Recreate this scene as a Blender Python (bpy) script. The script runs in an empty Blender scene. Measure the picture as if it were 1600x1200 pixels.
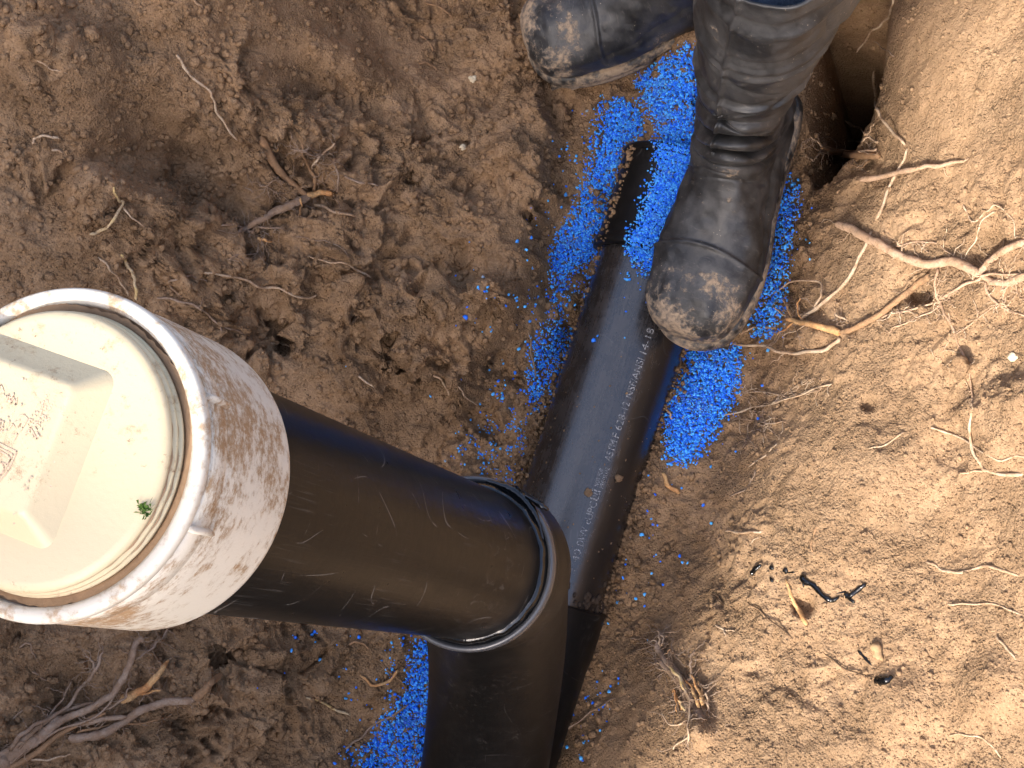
import bpy, math, random
import numpy as np
from mathutils import Vector, Matrix
from mathutils.bvhtree import BVHTree

random.seed(7)
rng = np.random.default_rng(7)
scene = bpy.context.scene
COL = scene.collection

# ------------------------------------------------------------------ camera, sky, sun, exposure
F = 2300.0                                            # focal length in photograph pixels (1600 wide)
DOWN = np.array([0.27083, 0.19393, 0.94289]); DOWN /= np.linalg.norm(DOWN)   # gravity in (right, image-down, forward)
CAM_Z = 1.5126                                         # camera height above the trench floor
_up = -DOWN
_x = np.array([1.0, 0, 0]); _x -= _x.dot(_up) * _up; _x /= np.linalg.norm(_x)
_y = np.cross(_up, _x)
W = np.array([_x, _y, _up])                           # camera frame -> world
def to_world(p): return W @ np.asarray(p, float) + np.array([0, 0, CAM_Z])
def ray(px, py):
    return W @ np.array([(px - 800) / F, (py - 600) / F, 1.0])
ORI = np.array([0, 0, CAM_Z])

cam = bpy.data.cameras.new('camera'); cam_ob = bpy.data.objects.new('camera', cam); COL.objects.link(cam_ob)
r_ = W @ np.array([1.0, 0, 0]); u_ = W @ np.array([0, -1.0, 0]); b_ = W @ np.array([0, 0, -1.0])
cam_ob.matrix_world = Matrix(((r_[0], u_[0], b_[0], 0), (r_[1], u_[1], b_[1], 0), (r_[2], u_[2], b_[2], CAM_Z), (0, 0, 0, 1)))
cam.sensor_width = 36; cam.lens = 36 * F / 1600; cam.clip_start = 0.01; cam.clip_end = 200
scene.camera = cam_ob

SUN_EL, SUN_AZ = math.radians(46), math.radians(246)  # azimuth of the sun, measured from +X towards +Y
sun_from = Vector((math.cos(SUN_EL) * math.cos(SUN_AZ), math.cos(SUN_EL) * math.sin(SUN_AZ), math.sin(SUN_EL)))
sl = bpy.data.lights.new('sun', 'SUN'); sl.energy = 2.0; sl.angle = math.radians(2.5); sl.color = (1.0, 0.96, 0.89)
so = bpy.data.objects.new('sun', sl); COL.objects.link(so); so.location = sun_from * 30
so.rotation_euler = sun_from.to_track_quat('Z', 'Y').to_euler()
world = bpy.data.worlds.new('World'); scene.world = world; world.use_nodes = True
wn = world.node_tree.nodes; wl = world.node_tree.links; wn.clear()
sky = wn.new('ShaderNodeTexSky'); sky.sky_type = 'NISHITA'; sky.sun_disc = False
sky.sun_elevation = SUN_EL; sky.sun_rotation = math.pi / 2 - SUN_AZ
sky.air_density = 0.7; sky.dust_density = 4.0; sky.ozone_density = 0.6
bg = wn.new('ShaderNodeBackground'); bg.inputs[1].default_value = 0.15
wo = wn.new('ShaderNodeOutputWorld'); wl.new(sky.outputs[0], bg.inputs[0]); wl.new(bg.outputs[0], wo.inputs[0])
vs = scene.view_settings; vs.view_transform = 'Standard'; vs.look = 'None'; vs.gamma = 1; vs.use_curve_mapping = False
vs.exposure = 1.95

# ------------------------------------------------------------------ geometry fitted from the photograph
R_PIPE = 0.0571
def fit_axis(L1, L2, R, inside):
    """axis of a cylinder from its two outline edges"""
    def rc(px, py): return np.array([(px - 800) / F, (py - 600) / F, 1.0])
    ns = []
    for a, b in (L1, L2):
        n = np.cross(rc(*a), rc(*b)); n /= np.linalg.norm(n)
        if n @ rc(*inside) < 0: n = -n
        ns.append(n)
    d = np.cross(*ns); d /= np.linalg.norm(d)
    if d[2] < 0: d = -d
    p = np.linalg.solve(np.array([ns[0], ns[1], d]), [R, R, 0])
    return to_world(p), W @ d
RP, RD = fit_axis(((430, 615), (790, 775)), ((330, 960), (680, 995)), R_PIPE, (500, 800))       # riser
PP, PD = fit_axis(((811, 779), (908.6, 480)), ((1068, 551.5), (950, 922)), R_PIPE, (935, 700))  # drain pipe
def riser(t): return RP + RD * t
def drain(t): return PP + PD * t
_ph = PD[:2] / np.linalg.norm(PD[:2]); _slope = PD[2] / np.linalg.norm(PD[:2])
def plane_z(x, y):                                    # tilted plane that carries the drain pipe's axis
    return PP[2] + ((x - PP[0]) * _ph[0] + (y - PP[1]) * _ph[1]) * _slope
_pn = np.array([-_slope * _ph[0], -_slope * _ph[1], 1.0]); 
def on_plane(px, py, h=0.0):                          # pixel -> point at height h above that plane
    d = ray(px, py); p0 = np.array([PP[0], PP[1], PP[2] + h])
    return ORI + d * ((p0 - ORI) @ _pn) / (d @ _pn)
def pix(p):
    c = W.T @ (np.asarray(p) - ORI); return 800 + F * c[0] / c[2], 600 + F * c[1] / c[2]
def on_cyl(px, py, P, D, R):                          # pixel -> nearest point of a cylinder
    d = ray(px, py); d = d / np.linalg.norm(d); o = ORI - P
    a = d - D * (d @ D); b = o - D * (o @ D)
    A = a @ a; B = 2 * a @ b; Cc = b @ b - R * R; q = max(B * B - 4 * A * Cc, 0)
    return ORI + d * ((-B - math.sqrt(q)) / (2 * A))

# ------------------------------------------------------------------ numpy noise
def _h(ix, iy, iz, s):
    n = (ix.astype(np.int64) * 73856093) ^ (iy.astype(np.int64) * 19349663) ^ (iz.astype(np.int64) * 83492791) ^ (s * 2654435761)
    n = (n & 0xFFFFFFFF).astype(np.uint64)
    n = ((n ^ (n >> np.uint64(15))) * np.uint64(2246822519)) & np.uint64(0xFFFFFFFF)
    n = ((n ^ (n >> np.uint64(13))) * np.uint64(3266489917)) & np.uint64(0xFFFFFFFF)
    return ((n ^ (n >> np.uint64(16))).astype(np.float32)) / np.float32(4294967296.0)
def vnoise(P, size, seed):
    q = P / size; i = np.floor(q); f = (q - i).astype(np.float32); f = f * f * f * (f * (f * 6 - 15) + 10); i = i.astype(np.int64)
    out = 0
    for dx in (0, 1):
        for dy in (0, 1):
            for dz in (0, 1):
                w = (f[:, 0] if dx else 1 - f[:, 0]) * (f[:, 1] if dy else 1 - f[:, 1]) * (f[:, 2] if dz else 1 - f[:, 2])
                out = out + w * _h(i[:, 0] + dx, i[:, 1] + dy, i[:, 2] + dz, seed)
    return out * 2 - 1
def fbm(P, size, seed, o=3, g=0.5):
    s = 0; a = 1
    for k in range(o): s = s + a * vnoise(P, size, seed + k); size *= 0.5; a *= g
    return s
def clods(P, size, seed, prob=0.7):
    """rounded lumps: height of the tallest ball around each point, in units of size"""
    q = P / size; base = np.floor(q - 0.5).astype(np.int64); out = np.zeros(len(P), np.float32)
    for dx in (0, 1):
        for dy in (0, 1):
            for dz in (0, 1):
                c = base + np.array([dx, dy, dz]); a = (c[:, 0], c[:, 1], c[:, 2])
                ctr = np.stack([c[:, k] + 0.5 + (_h(*a, seed + 11 * k) - 0.5) * 0.6 for k in range(3)], 1)
                r = 0.28 + 0.42 * _h(*a, seed + 40)
                d2 = ((q - ctr) ** 2).sum(1)
                hgt = np.sqrt(np.clip(r * r - d2, 0, None)) * (_h(*a, seed + 50) < prob)
                out = np.maximum(out, hgt)
    return out

# ------------------------------------------------------------------ mesh / material helpers
def mesh_np(name, V, Fc, smooth=True):
    m = bpy.data.meshes.new(name); V = np.asarray(V, np.float32); Fc = np.asarray(Fc, np.int32); k = Fc.shape[1]
    m.vertices.add(len(V)); m.vertices.foreach_set('co', V.ravel())
    m.loops.add(Fc.size); m.loops.foreach_set('vertex_index', Fc.ravel())
    m.polygons.add(len(Fc)); m.polygons.foreach_set('loop_start', np.arange(0, Fc.size, k, dtype=np.int32))
    m.polygons.foreach_set('loop_total', np.full(len(Fc), k, np.int32))
    if smooth: m.polygons.foreach_set('use_smooth', np.ones(len(Fc), bool))
    m.update(calc_edges=True); m.validate(); return m
class MB:
    def __init__(s): s.v = []; s.f = []
    def grid(s, rings, close_u=True, cap0=False, cap1=False):
        o = len(s.v); n = len(rings[0])
        for r in rings: s.v += [tuple(p) for p in r]
        for i in range(len(rings) - 1):
            for j in range(n if close_u else n - 1):
                k = (j + 1) % n; s.f.append((o + i * n + j, o + i * n + k, o + (i + 1) * n + k, o + (i + 1) * n + j))
        if cap0: s.f.append(tuple(o + j for j in reversed(range(n))))
        if cap1: s.f.append(tuple(o + (len(rings) - 1) * n + j for j in range(n)))
        return s
    def poly(s, pts): o = len(s.v); s.v += [tuple(p) for p in pts]; s.f.append(tuple(range(o, o + len(pts))))
    def obj(s, name, mat, parent=None, smooth=True, M=None):
        m = bpy.data.meshes.new(name); m.from_pydata(s.v, [], s.f); m.update()
        if smooth: m.polygons.foreach_set('use_smooth', [True] * len(m.polygons))
        return link(name, m, mat, parent, M)
def link(name, m, mat, parent=None, M=None):
    o = bpy.data.objects.new(name, m); COL.objects.link(o)
    if mat: m.materials.append(mat)
    if parent is not None: o.parent = parent
    if M is not None: o.matrix_local = M
    return o
def tag(o, label=None, cat=None, group=None, kind=None):
    for k, v in (('label', label), ('category', cat), ('group', group), ('kind', kind)):
        if v: o[k] = v
    return o
def empty(name, M=None, label=None, cat=None, group=None):
    o = bpy.data.objects.new(name, None); COL.objects.link(o); o.empty_display_size = 0.02
    if M is not None: o.matrix_world = M
    return tag(o, label, cat, group)
def frame(o, z, xh=(1, 0, 0)):                         # matrix with local Z along z
    z = Vector(z).normalized(); x = Vector(xh); x = (x - z * x.dot(z)).normalized(); y = z.cross(x)
    return Matrix(((x.x, y.x, z.x, o[0]), (x.y, y.y, z.y, o[1]), (x.z, y.z, z.z, o[2]), (0, 0, 0, 1)))
def lathe(prof, n=96, jit=None):                       # profile [(r, z)] about local Z
    mb = MB(); rings = []
    for k, (r, z) in enumerate(prof):
        rings.append([((r + (jit(a, z) if jit else 0)) * math.cos(a), (r + (jit(a, z) if jit else 0)) * math.sin(a), z) for a in [2 * math.pi * j / n for j in range(n)]])
    return mb.grid(rings)

class NT:
    def __init__(s, name):
        s.m = bpy.data.materials.new(name); s.m.use_nodes = True; s.t = s.m.node_tree
        s.b = s.t.nodes['Principled BSDF']; s.co = s.n('ShaderNodeTexCoord').outputs['Object']
    def n(s, typ, **kw):
        o = s.t.nodes.new(typ)
        for k, v in kw.items(): setattr(o, k, v)
        return o
    def l(s, a, b): s.t.links.new(a, b)
    def val(s, sock, v):
        if hasattr(v, 'is_output') or isinstance(v, bpy.types.NodeSocket): s.l(v, sock)
        else: sock.default_value = v
    def scale(s, v):
        o = s.n('ShaderNodeMapping'); s.l(s.co, o.inputs[0]); o.inputs['Scale'].default_value = v; return o.outputs[0]
    def noise(s, sc, det=4, rough=0.55, co=None, dist=0):
        o = s.n('ShaderNodeTexNoise'); s.l(co or s.co, o.inputs['Vector']); o.inputs['Scale'].default_value = sc
        o.inputs['Detail'].default_value = det; o.inputs['Roughness'].default_value = rough; o.inputs['Distortion'].default_value = dist
        return o.outputs['Fac']
    def voro(s, sc, feat='F1', co=None):
        o = s.n('ShaderNodeTexVoronoi', feature=feat); s.l(co or s.co, o.inputs['Vector']); o.inputs['Scale'].default_value = sc; return o.outputs['Distance']
    def ramp(s, fac, lo, hi, a=0.0, b=1.0):
        o = s.n('ShaderNodeMapRange', interpolation_type='SMOOTHSTEP'); s.l(fac, o.inputs[0])
        for k, v in ((1, lo), (2, hi), (3, a), (4, b)): s.val(o.inputs[k], v)
        return o.outputs[0]
    def mix(s, f, a, b):
        o = s.n('ShaderNodeMix', data_type='RGBA'); s.val(o.inputs[0], f)
        for k, v in ((6, a), (7, b)): s.val(o.inputs[k], v if isinstance(v, bpy.types.NodeSocket) else (*v, 1))
        return o.outputs[2]
    def math(s, op, a, b=0.0, c=0.0):
        o = s.n('ShaderNodeMath', operation=op); s.val(o.inputs[0], a); s.val(o.inputs[1], b); s.val(o.inputs[2], c); return o.outputs[0]
    def attr(s, name): return s.n('ShaderNodeAttribute', attribute_name=name).outputs['Fac']
    def bump(s, h, dist, strength=1.0):
        o = s.n('ShaderNodeBump'); s.l(h, o.inputs['Height']); o.inputs['Distance'].default_value = dist; o.inputs['Strength'].default_value = strength
        s.l(o.outputs[0], s.b.inputs['Normal'])
    def col(s, c): s.val(s.b.inputs['Base Color'], c if isinstance(c, bpy.types.NodeSocket) else (*c, 1)); return s
    def rough(s, r): s.val(s.b.inputs['Roughness'], r); return s
    def spec(s, r): s.b.inputs['Specular IOR Level'].default_value = r; return s

# ------------------------------------------------------------------ materials
def soil_mat(name='soil'):
    t = NT(name); right_tone = t.attr('right_tone')
    big = t.noise(6, 4, .6); mid = t.noise(38, 5, 0.62); fine = t.noise(480, 3, 0.6)
    c = t.mix(t.ramp(mid, 0.32, 0.70), (0.258, 0.155, 0.082), (0.392, 0.254, 0.146))
    c = t.mix(t.ramp(big, 0.40, 0.66, 0, 0.65), c, (0.262, 0.158, 0.085))
    c = t.mix(t.ramp(fine, 0.30, 0.72, 0, 0.6), t.mix(0.35, c, (0.13, 0.068, 0.030)), t.mix(0.40, c, (0.54, 0.36, 0.20)))
    grit = t.ramp(t.voro(240), 0.11, 0.05); pick = t.ramp(t.noise(55, 2), 0.56, 0.68)
    c = t.mix(t.math('MULTIPLY', t.math('MULTIPLY', grit, pick), 0.6), c, (0.54, 0.42, 0.28))
    c = t.mix(t.math('MULTIPLY', right_tone, 0.55), c, t.mix(0.6, c, (0.36, 0.247, 0.150)))  # mixes in a paler tan towards the right bank
    t.col(c).rough(0.95).spec(0.12)
    crumbly = t.ramp(t.noise(14, 3), .40, .62, .35, 1.0)
    h = t.math('ADD', t.math('MULTIPLY', t.noise(330, 5, 0.65), 1.0), t.math('MULTIPLY', t.voro(420), -0.30))
    t.bump(t.math('MULTIPLY', h, t.math('MULTIPLY', crumbly, t.ramp(right_tone, 0, 1, 1.0, 0.85))), 0.0055, 1.0)
    return t.m
SOIL = soil_mat()
def granule_mat():
    t = NT('blue_granule'); a = t.attr('tint')
    c = t.mix(t.ramp(a, 0, .8), (0.008, 0.17, 0.95), (0.10, 0.50, 1.0)); c = t.mix(t.ramp(a, .97, .99, 0, .75), c, (.30, .27, .22)); c = t.mix(t.math('MULTIPLY', t.ramp(t.noise(40, 3), .54, .7), .22), c, (.16, .14, .16)); t.col(c).rough(0.38).spec(0.5)
    t.b.inputs['Subsurface Weight'].default_value = 0.0
    return t.m
BLUE = granule_mat()
def abs_mat(name, dust, *a_, top=0.0, **k_):
    return _abs_mat(name, dust, *a_, top=top, **k_)
def _abs_mat(name, dust, base=(0.010, 0.009, 0.009), rough=0.32, sp=.5, sc_lo=.60, top=0.0, hairs=.12):
    t = NT(name)
    sc = t.noise(1.0, 4, 0.6, t.scale((900, 900, 18))); sm = t.noise(14, 3)
    scr = t.math('MULTIPLY', t.ramp(sc, sc_lo, sc_lo + .14), t.ramp(sm, 0.5, 0.62))
    d1 = t.ramp(t.noise(26, 6, 0.68), 0.46, 0.78); d2 = t.ramp(t.noise(300, 3, 0.6), 0.5, 0.75)
    d = t.math('MULTIPLY', t.math('ADD', d1, t.math('MULTIPLY', d2, 0.35)), dust)
    if top:
        g = t.n('ShaderNodeNewGeometry'); sp_ = t.n('ShaderNodeSeparateXYZ'); t.l(g.outputs['True Normal'], sp_.inputs[0])
        st = t.noise(1.0, 5, .65, t.scale((500, 500, 30))); dust_sheen = t.math('MULTIPLY', t.ramp(sp_.outputs[2], .45, 1.0), t.ramp(t.math('ADD', t.math('MULTIPLY', st, .5), t.math('MULTIPLY', t.noise(60, 5, .7), .5)), .38, .62))
        d = t.math('ADD', d, t.math('MULTIPLY', dust_sheen, top))  # paler upward side: settled dust, with the pipe's sheen painted into it
    c = t.mix(d, base, (0.17, 0.145, 0.125));
    c = t.mix(t.math('MULTIPLY', scr, 0.16), c, (0.20, 0.18, 0.165))
    def hair(sc3, rot, off, w_, lo_):
        rt = t.n('ShaderNodeMapping'); t.l(t.co, rt.inputs[0]); rt.inputs['Rotation'].default_value = rot; rt.inputs['Scale'].default_value = sc3; rt.inputs['Location'].default_value = (off, off * 2, 0)
        ln = t.math('ABSOLUTE', t.math('SUBTRACT', t.noise(1.0, 0, .4, rt.outputs[0]), .5)); return t.math('MULTIPLY', t.ramp(ln, w_, 0.0), t.ramp(t.noise(19 + off, 4, .6), lo_, lo_ + .08))
    hs = t.math('MAXIMUM', hair((5, 26, 15), (.4, .9, .2), 3, .006, .53), hair((24, 6, 16), (1.1, .2, .7), 7, .005, .53))
    scuff = t.math('MULTIPLY', t.ramp(t.noise(1.0, 6, .75, t.scale((130, 130, 55)), 1.2), .54, .72), t.ramp(t.noise(9, 3), .54, .66))
    c = t.mix(t.math('MULTIPLY', hs, hairs), c, (.30, .27, .24)); c = t.mix(t.math('MULTIPLY', scuff, .35), c, (.20, .175, .15))
    t.col(c).rough(t.math('ADD', t.math('ADD', rough, t.math('MULTIPLY', d, 0.45)), t.math('MULTIPLY', t.noise(60, 4), 0.08))).spec(sp)
    t.bump(t.math('ADD', sc, t.noise(120, 3)), 0.0002, 0.4)
    return t.m
ABS_PIPE = abs_mat('drain_abs', 0.08, rough=0.20, sp=1.0, top=.14); ABS_RISER = abs_mat('riser_abs', 0.012, base=(.006, .0055, .005), rough=0.25, sp=.09, sc_lo=.55, hairs=.36); ABS_FIT = abs_mat('fitting_abs', 0.05, base=(.006, .0055, .005), rough=0.36, sp=.22)
ABS_RIM = abs_mat('sheen_rim_abs', 0.1, base=(.06, .06, .062), rough=.18, sp=.7)  # worn rim, base greyed to paint in the sky's reflection on the bevel
def cement_mat():
    t = NT('wet_black_cement'); t.col((0.004, 0.004, 0.004)).rough(0.07).spec(0.6); t.bump(t.noise(180, 3), 0.0008, 0.6); return t.m
CEMENT = cement_mat()
def ink_mat():
    t = NT('print_ink'); t.col(t.mix(t.ramp(t.noise(700, 3, 0.7), 0.42, 0.62), (0.05, 0.05, 0.05), (0.50, 0.48, 0.46))).rough(0.6); return t.m
INK = ink_mat()
def pvc_mat(name, clean, stain, lo, hi, axial=60):
    t = NT(name)
    n1 = t.noise(1.0, 8, 0.78, t.scale((120, 120, axial)), 0.0); n2 = t.noise(15, 5, 0.65); n3 = t.noise(380, 3, 0.7)
    msk = t.math('ADD', t.math('MULTIPLY', n1, 0.45), t.math('MULTIPLY', n2, 0.55))
    m1 = t.ramp(msk, lo, hi); m1 = t.math('MULTIPLY', m1, t.ramp(n3, 0.25, 0.55, 0.25, 1.0))
    c = t.mix(m1, clean, stain); c = t.mix(t.math('MULTIPLY', t.ramp(n3, 0.62, 0.72), t.ramp(n2, 0.45, 0.6)), c, (0.20, 0.12, 0.065))
    t.col(c).rough(t.math('ADD', 0.38, t.math('MULTIPLY', m1, 0.4))).spec(0.45); t.bump(t.math('ADD', m1, n3), 0.0003, 0.5)
    return t.m
PVC = pvc_mat('white_pvc', (0.57, 0.515, 0.42), (0.28, 0.17, 0.083), 0.475, 0.575, 190)
PVC_LIP = pvc_mat('white_pvc_lip', (0.54, 0.495, 0.41), (0.33, 0.22, 0.125), 0.475, 0.60, 120)
PLUG = pvc_mat('cream_plug_pvc', (0.49, 0.40, 0.25), (0.30, 0.19, 0.10), 0.535, 0.66, 150)
def flat(name, c, r=0.8, sp=0.3):
    t = NT(name); n = t.noise(160, 4, 0.6); t.col(t.mix(n, tuple(x * 0.7 for x in c), tuple(min(1, x * 1.25) for x in c))).rough(r).spec(sp); t.bump(t.noise(500, 3), 0.0006, 0.5); return t.m
GRIME = flat('packed_grime', (0.31, 0.20, 0.115)); MUD = flat('wet_mud', (0.055, 0.034, 0.02), 0.8)
STAIN = flat('stain_mark', (0.50, 0.36, 0.25)); MOSS = flat('moss', (0.07, 0.13, 0.02))
STONE = flat('clay_lump', (0.36, 0.235, 0.125), 0.95, 0.1); PALE = flat('pale_chip', (0.60, 0.50, 0.34), 0.9, 0.1)
def root_mat(name, a, b, dirt=0.5):
    t = NT(name); n = t.noise(70, 4, 0.6); f = t.noise(600, 3, 0.6)
    c = t.mix(t.ramp(n, 0.35, 0.65), a, b); c = t.mix(t.math('MULTIPLY', t.ramp(t.noise(130, 4, 0.7), 0.52, 0.64), dirt), c, (0.22, 0.13, 0.065))
    t.col(t.mix(t.ramp(f, 0.3, 0.7, 0, 0.35), c, (0.16, 0.095, 0.05))).rough(0.85).spec(0.2); t.bump(f, 0.0012, 0.8); return t.m
RT = {'pale': root_mat('pale_root', (0.58, 0.44, 0.30), (0.46, 0.30, 0.18), .6), 'pink': root_mat('pinkish_root_bark', (0.50, 0.335, 0.22), (0.42, 0.265, 0.16), 0.6),
      'brown': root_mat('brown_root_bark', (0.34, 0.195, 0.10), (0.27, 0.16, 0.085)), 'orange': root_mat('torn_root_wood', (0.56, 0.26, 0.095), (0.62, 0.38, 0.17), 0.4),
      'grey': root_mat('grey_root_bark', (0.34, 0.25, 0.18), (0.26, 0.17, 0.11)), 'dark': root_mat('dark_twig_bark', (0.05, 0.03, 0.02), (0.08, 0.05, 0.03)),
      'yellow': root_mat('yellow_root', (0.60, 0.42, 0.17), (0.58, 0.44, 0.27), 0.3)}
def boot_mat(name, mud_lo, mud_hi):
    t = NT(name); n1 = t.noise(22, 5, 0.65); n2 = t.noise(150, 4, 0.65); sep = t.n('ShaderNodeSeparateXYZ'); t.l(t.co, sep.inputs[0])
    low = t.math('MAXIMUM', t.ramp(sep.outputs[2], 0.075, 0.005), t.math('MULTIPLY', t.ramp(sep.outputs[1], 0.10, 0.20), 0.85))
    haze = t.math('MULTIPLY', t.ramp(n1, 0.36, 0.68), t.math('ADD', 0.29, t.math('MULTIPLY', low, 0.5)))
    c = t.mix(haze, (0.013, 0.0128, 0.0125), (0.165, 0.156, 0.144))
    sw = t.noise(1.0, 5, .7, t.scale((60, 260, 60)), .8); c = t.mix(t.math('MULTIPLY', t.ramp(sw, .56, .72), .35), c, (.17, .15, .125))
    mm = t.math('ADD', t.math('MULTIPLY', n1, 0.65), t.math('MULTIPLY', n2, 0.35))
    mud = t.math('MULTIPLY', t.ramp(t.math('ADD', mm, t.math('MULTIPLY', low, 0.16)), mud_lo, mud_hi), 0.9)
    c = t.mix(mud, c, t.mix(n2, (0.22, 0.15, 0.09), (0.46, 0.34, 0.22)))
    fl = t.math('MULTIPLY', t.ramp(t.voro(210), 0.13, 0.07), t.ramp(t.noise(30, 2), 0.50, 0.62))
    c = t.mix(t.math('MULTIPLY', fl, 0.7), c, (0.42, 0.34, 0.25))
    t.col(c).rough(t.math('ADD', 0.41, t.math('MULTIPLY', t.math('ADD', haze, mud), 0.45))).spec(0.45)
    t.bump(t.math('ADD', t.math('MULTIPLY', n2, 0.5), mud), 0.0012, 0.7); return t.m
BOOT = boot_mat('muddy_black_rubber', 0.585, 0.70); SOLE = boot_mat('mud_caked_sole', 0.56, 0.72)
def denim_mat():
    t = NT('blue_denim'); w = t.noise(1.0, 2, 0.5, t.scale((900, 900, 250))); t.col(t.mix(w, (0.035, 0.075, 0.17), (0.16, 0.25, 0.40))).rough(0.9); t.bump(w, 0.0006); return t.m
DENIM = denim_mat()

# ------------------------------------------------------------------ ground: the trench dug into soil
CP = [ # pixel x, pixel y, height above the pipe-axis plane
 (930,300,-.022),(890,400,-.022),(870,520,-.02),(860,580,-.018),(975,190,-.012),(1060,130,.066),(1050,185,.066),(1090,195,.064),(1105,40,.066),(1010,110,.02),(1110,600,-.018),(1080,690,-.012),(1150,600,-.016),
 (1000,400,-.03),(1090,330,-.02),(950,560,-.03),(885,620,.002),(835,740,.006),(1015,770,.0),(985,870,.004),(870,900,-.03),(800,1050,-.035),(760,1250,-.035),(1150,200,.02),(1190,90,.02),
 (845,500,.022),(800,450,.03),(780,560,.012),(830,330,.012),(880,220,.0),(760,300,.03),(700,400,.055),(600,400,.095),(500,400,.135),(400,400,.150),
 (345,320,.178),(300,320,.212),(258,320,.272),(200,300,.298),(100,300,.322),(0,300,.345),(0,0,.39),(200,0,.325),(400,0,.265),(480,0,.20),(560,0,.125),(640,0,.068),(750,0,.035),(810,0,.005),(840,120,.012),(900,60,.032),(1000,20,.05),
 (650,200,.075),(420,150,.212),(490,140,.150),(350,150,.245),(150,130,.325),(600,600,.045),(500,560,.10),(700,650,.004),(740,720,-.008),(800,680,-.012),(760,620,.0),
 (0,1200,.22),(0,1000,.245),(150,1100,.175),(300,1100,.105),(450,1100,.04),(550,1100,.0),(600,1190,-.022),(640,1080,-.02),(400,990,.075),(600,1000,.0),
 (600,800,.01),(400,750,.09),(200,700,.2),(0,700,.285),(0,520,.30),(200,470,.255),(300,480,.190),
 (1180,640,.008),(1120,700,-.003),(1205,590,.02),(1245,560,.045),(1105,770,.004),(1050,850,-.010),(1000,950,-.006),(960,1020,-.006),(1100,950,.048),
 (1160,930,.082),(1165,800,.06),(1200,700,.062),(1000,1100,.045),(920,1195,.03),(1050,1190,.10),(880,1150,-.025),(1250,1000,.118),(1300,800,.125),
 (1300,650,.11),(1350,500,.125),(1300,430,.085),(1255,350,.03),(1235,450,.035),(1340,330,.105),(1400,300,.145),(1405,180,.15),(1430,60,.175),
 (1340,110,.03),(1360,10,.03),(1300,205,.015),(1285,120,.0),(1392,120,.125),(1408,30,.15),(1350,255,.07),(1500,0,.215),(1600,0,.265),(1500,200,.20),(1600,200,.255),(1500,400,.19),(1600,400,.245),
 (1500,600,.18),(1600,600,.235),(1500,800,.17),(1600,800,.22),(1450,1000,.155),(1600,1000,.205),(1400,1200,.145),(1600,1200,.185),(1200,1190,.125),
 (900,-200,-.02),(1150,-200,-.02),(600,-250,.16),(1450,-200,.22),(1600,-200,.28),(200,-200,.34),(700,1400,-.03),(850,1400,-.03),(300,1400,.10),(1000,1400,.06),(1300,1400,.14),(0,1400,.22),
 (-200,300,.40),(-200,800,.37),(-200,0,.43),(-200,1200,.31),(1750,300,.33),(1750,800,.29),(1750,1200,.25)]
_c = np.array([on_plane(*c) for c in CP])
CXY = _c[:, :2]; CZ = _c[:, 2] - np.array([plane_z(x, y) for x, y in CXY])
def _tps(r2): return 0.5 * r2 * np.log(r2 + 1e-9)
_K = _tps(((CXY[:, None] - CXY[None]) ** 2).sum(-1)) + np.eye(len(CXY)) * 2e-5
_P = np.hstack([np.ones((len(CXY), 1)), CXY]); _n = len(CXY)
_sol = np.linalg.solve(np.block([[_K, _P], [_P.T, np.zeros((3, 3))]]), np.r_[CZ, 0, 0, 0])
def tps(X, Y):
    Z = _sol[_n] + _sol[_n + 1] * X + _sol[_n + 2] * Y
    for (cx, cy), w in zip(CXY, _sol[:_n]): Z = Z + w * _tps((X - cx) ** 2 + (Y - cy) ** 2)
    return Z
def graded(a, b, step, far):
    core = np.arange(a, b + step, step); out_r = []; s = step; x = core[-1]
    while x < far: s = min(s * (1.045 if s < .008 else 1.22), 2.5); x += s; out_r.append(x)
    out_l = []; s = step; x = core[0]
    while x > -far: s = min(s * (1.045 if s < .008 else 1.22), 2.5); x -= s; out_l.append(x)
    return np.r_[out_l[::-1], core, out_r]
x0, y0 = CXY[:len(CP) - 19].min(0) - 0.02; x1, y1 = CXY[:len(CP) - 19].max(0) + 0.02
STEP = 0.0017
GX = graded(x0, x1, STEP, 25); GY = graded(y0, y1, STEP, 25)
XX, YY = np.meshgrid(GX, GY); sh = XX.shape; X = XX.ravel(); Y = YY.ravel()
print('ground grid', sh, (x0, x1, y0, y1))
# across-trench coordinate for the outer land form
ACR = np.array([_ph[1], -_ph[0]])
across = (X - PP[0]) * ACR[0] + (Y - PP[1]) * ACR[1]; along = (X - PP[0]) * _ph[0] + (Y - PP[1]) * _ph[1]
def sstep(a, b, x): t = np.clip((x - a) / (b - a), 0, 1); return t * t * (3 - 2 * t)
_e1 = on_plane(-70, 0, .38); _e2 = on_plane(-70, 1200, .24)       # left edge of the view, on the wall
def _aa(p): return (p[0] - PP[0]) * ACR[0] + (p[1] - PP[1]) * ACR[1], (p[0] - PP[0]) * _ph[0] + (p[1] - PP[1]) * _ph[1]
_A1, _L1 = _aa(_e1); _A2, _L2 = _aa(_e2)
def edge_left(alo): return np.clip(_A1 + (_A2 - _A1) * (alo - _L1) / (_L2 - _L1), -1.2, -.3)
CREST = [(-1.5, .92), (0, .95), (1.6, .92)]   # height of the left bank's crest along the trench
def far_land(acr, alo):
    c = np.interp(alo, [a for a, b in CREST], [b for a, b in CREST]); g = 0.90
    return g + (c - g) * np.exp(-((acr - (edge_left(alo) - .42)) / 0.25) ** 2) * np.exp(-np.clip(np.abs(alo) - 1.6, 0, None) ** 2)
inside = (np.abs(X) < 2.8) & (np.abs(Y) < 3.2)
Z = far_land(across, along)
zi = tps(X[inside], Y[inside]); pl = plane_z(X[inside], Y[inside])
zt = pl + np.clip(zi, -0.06, 1.2) + 1.0 * np.clip(edge_left(along[inside]) - across[inside], 0, 0.6)
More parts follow.
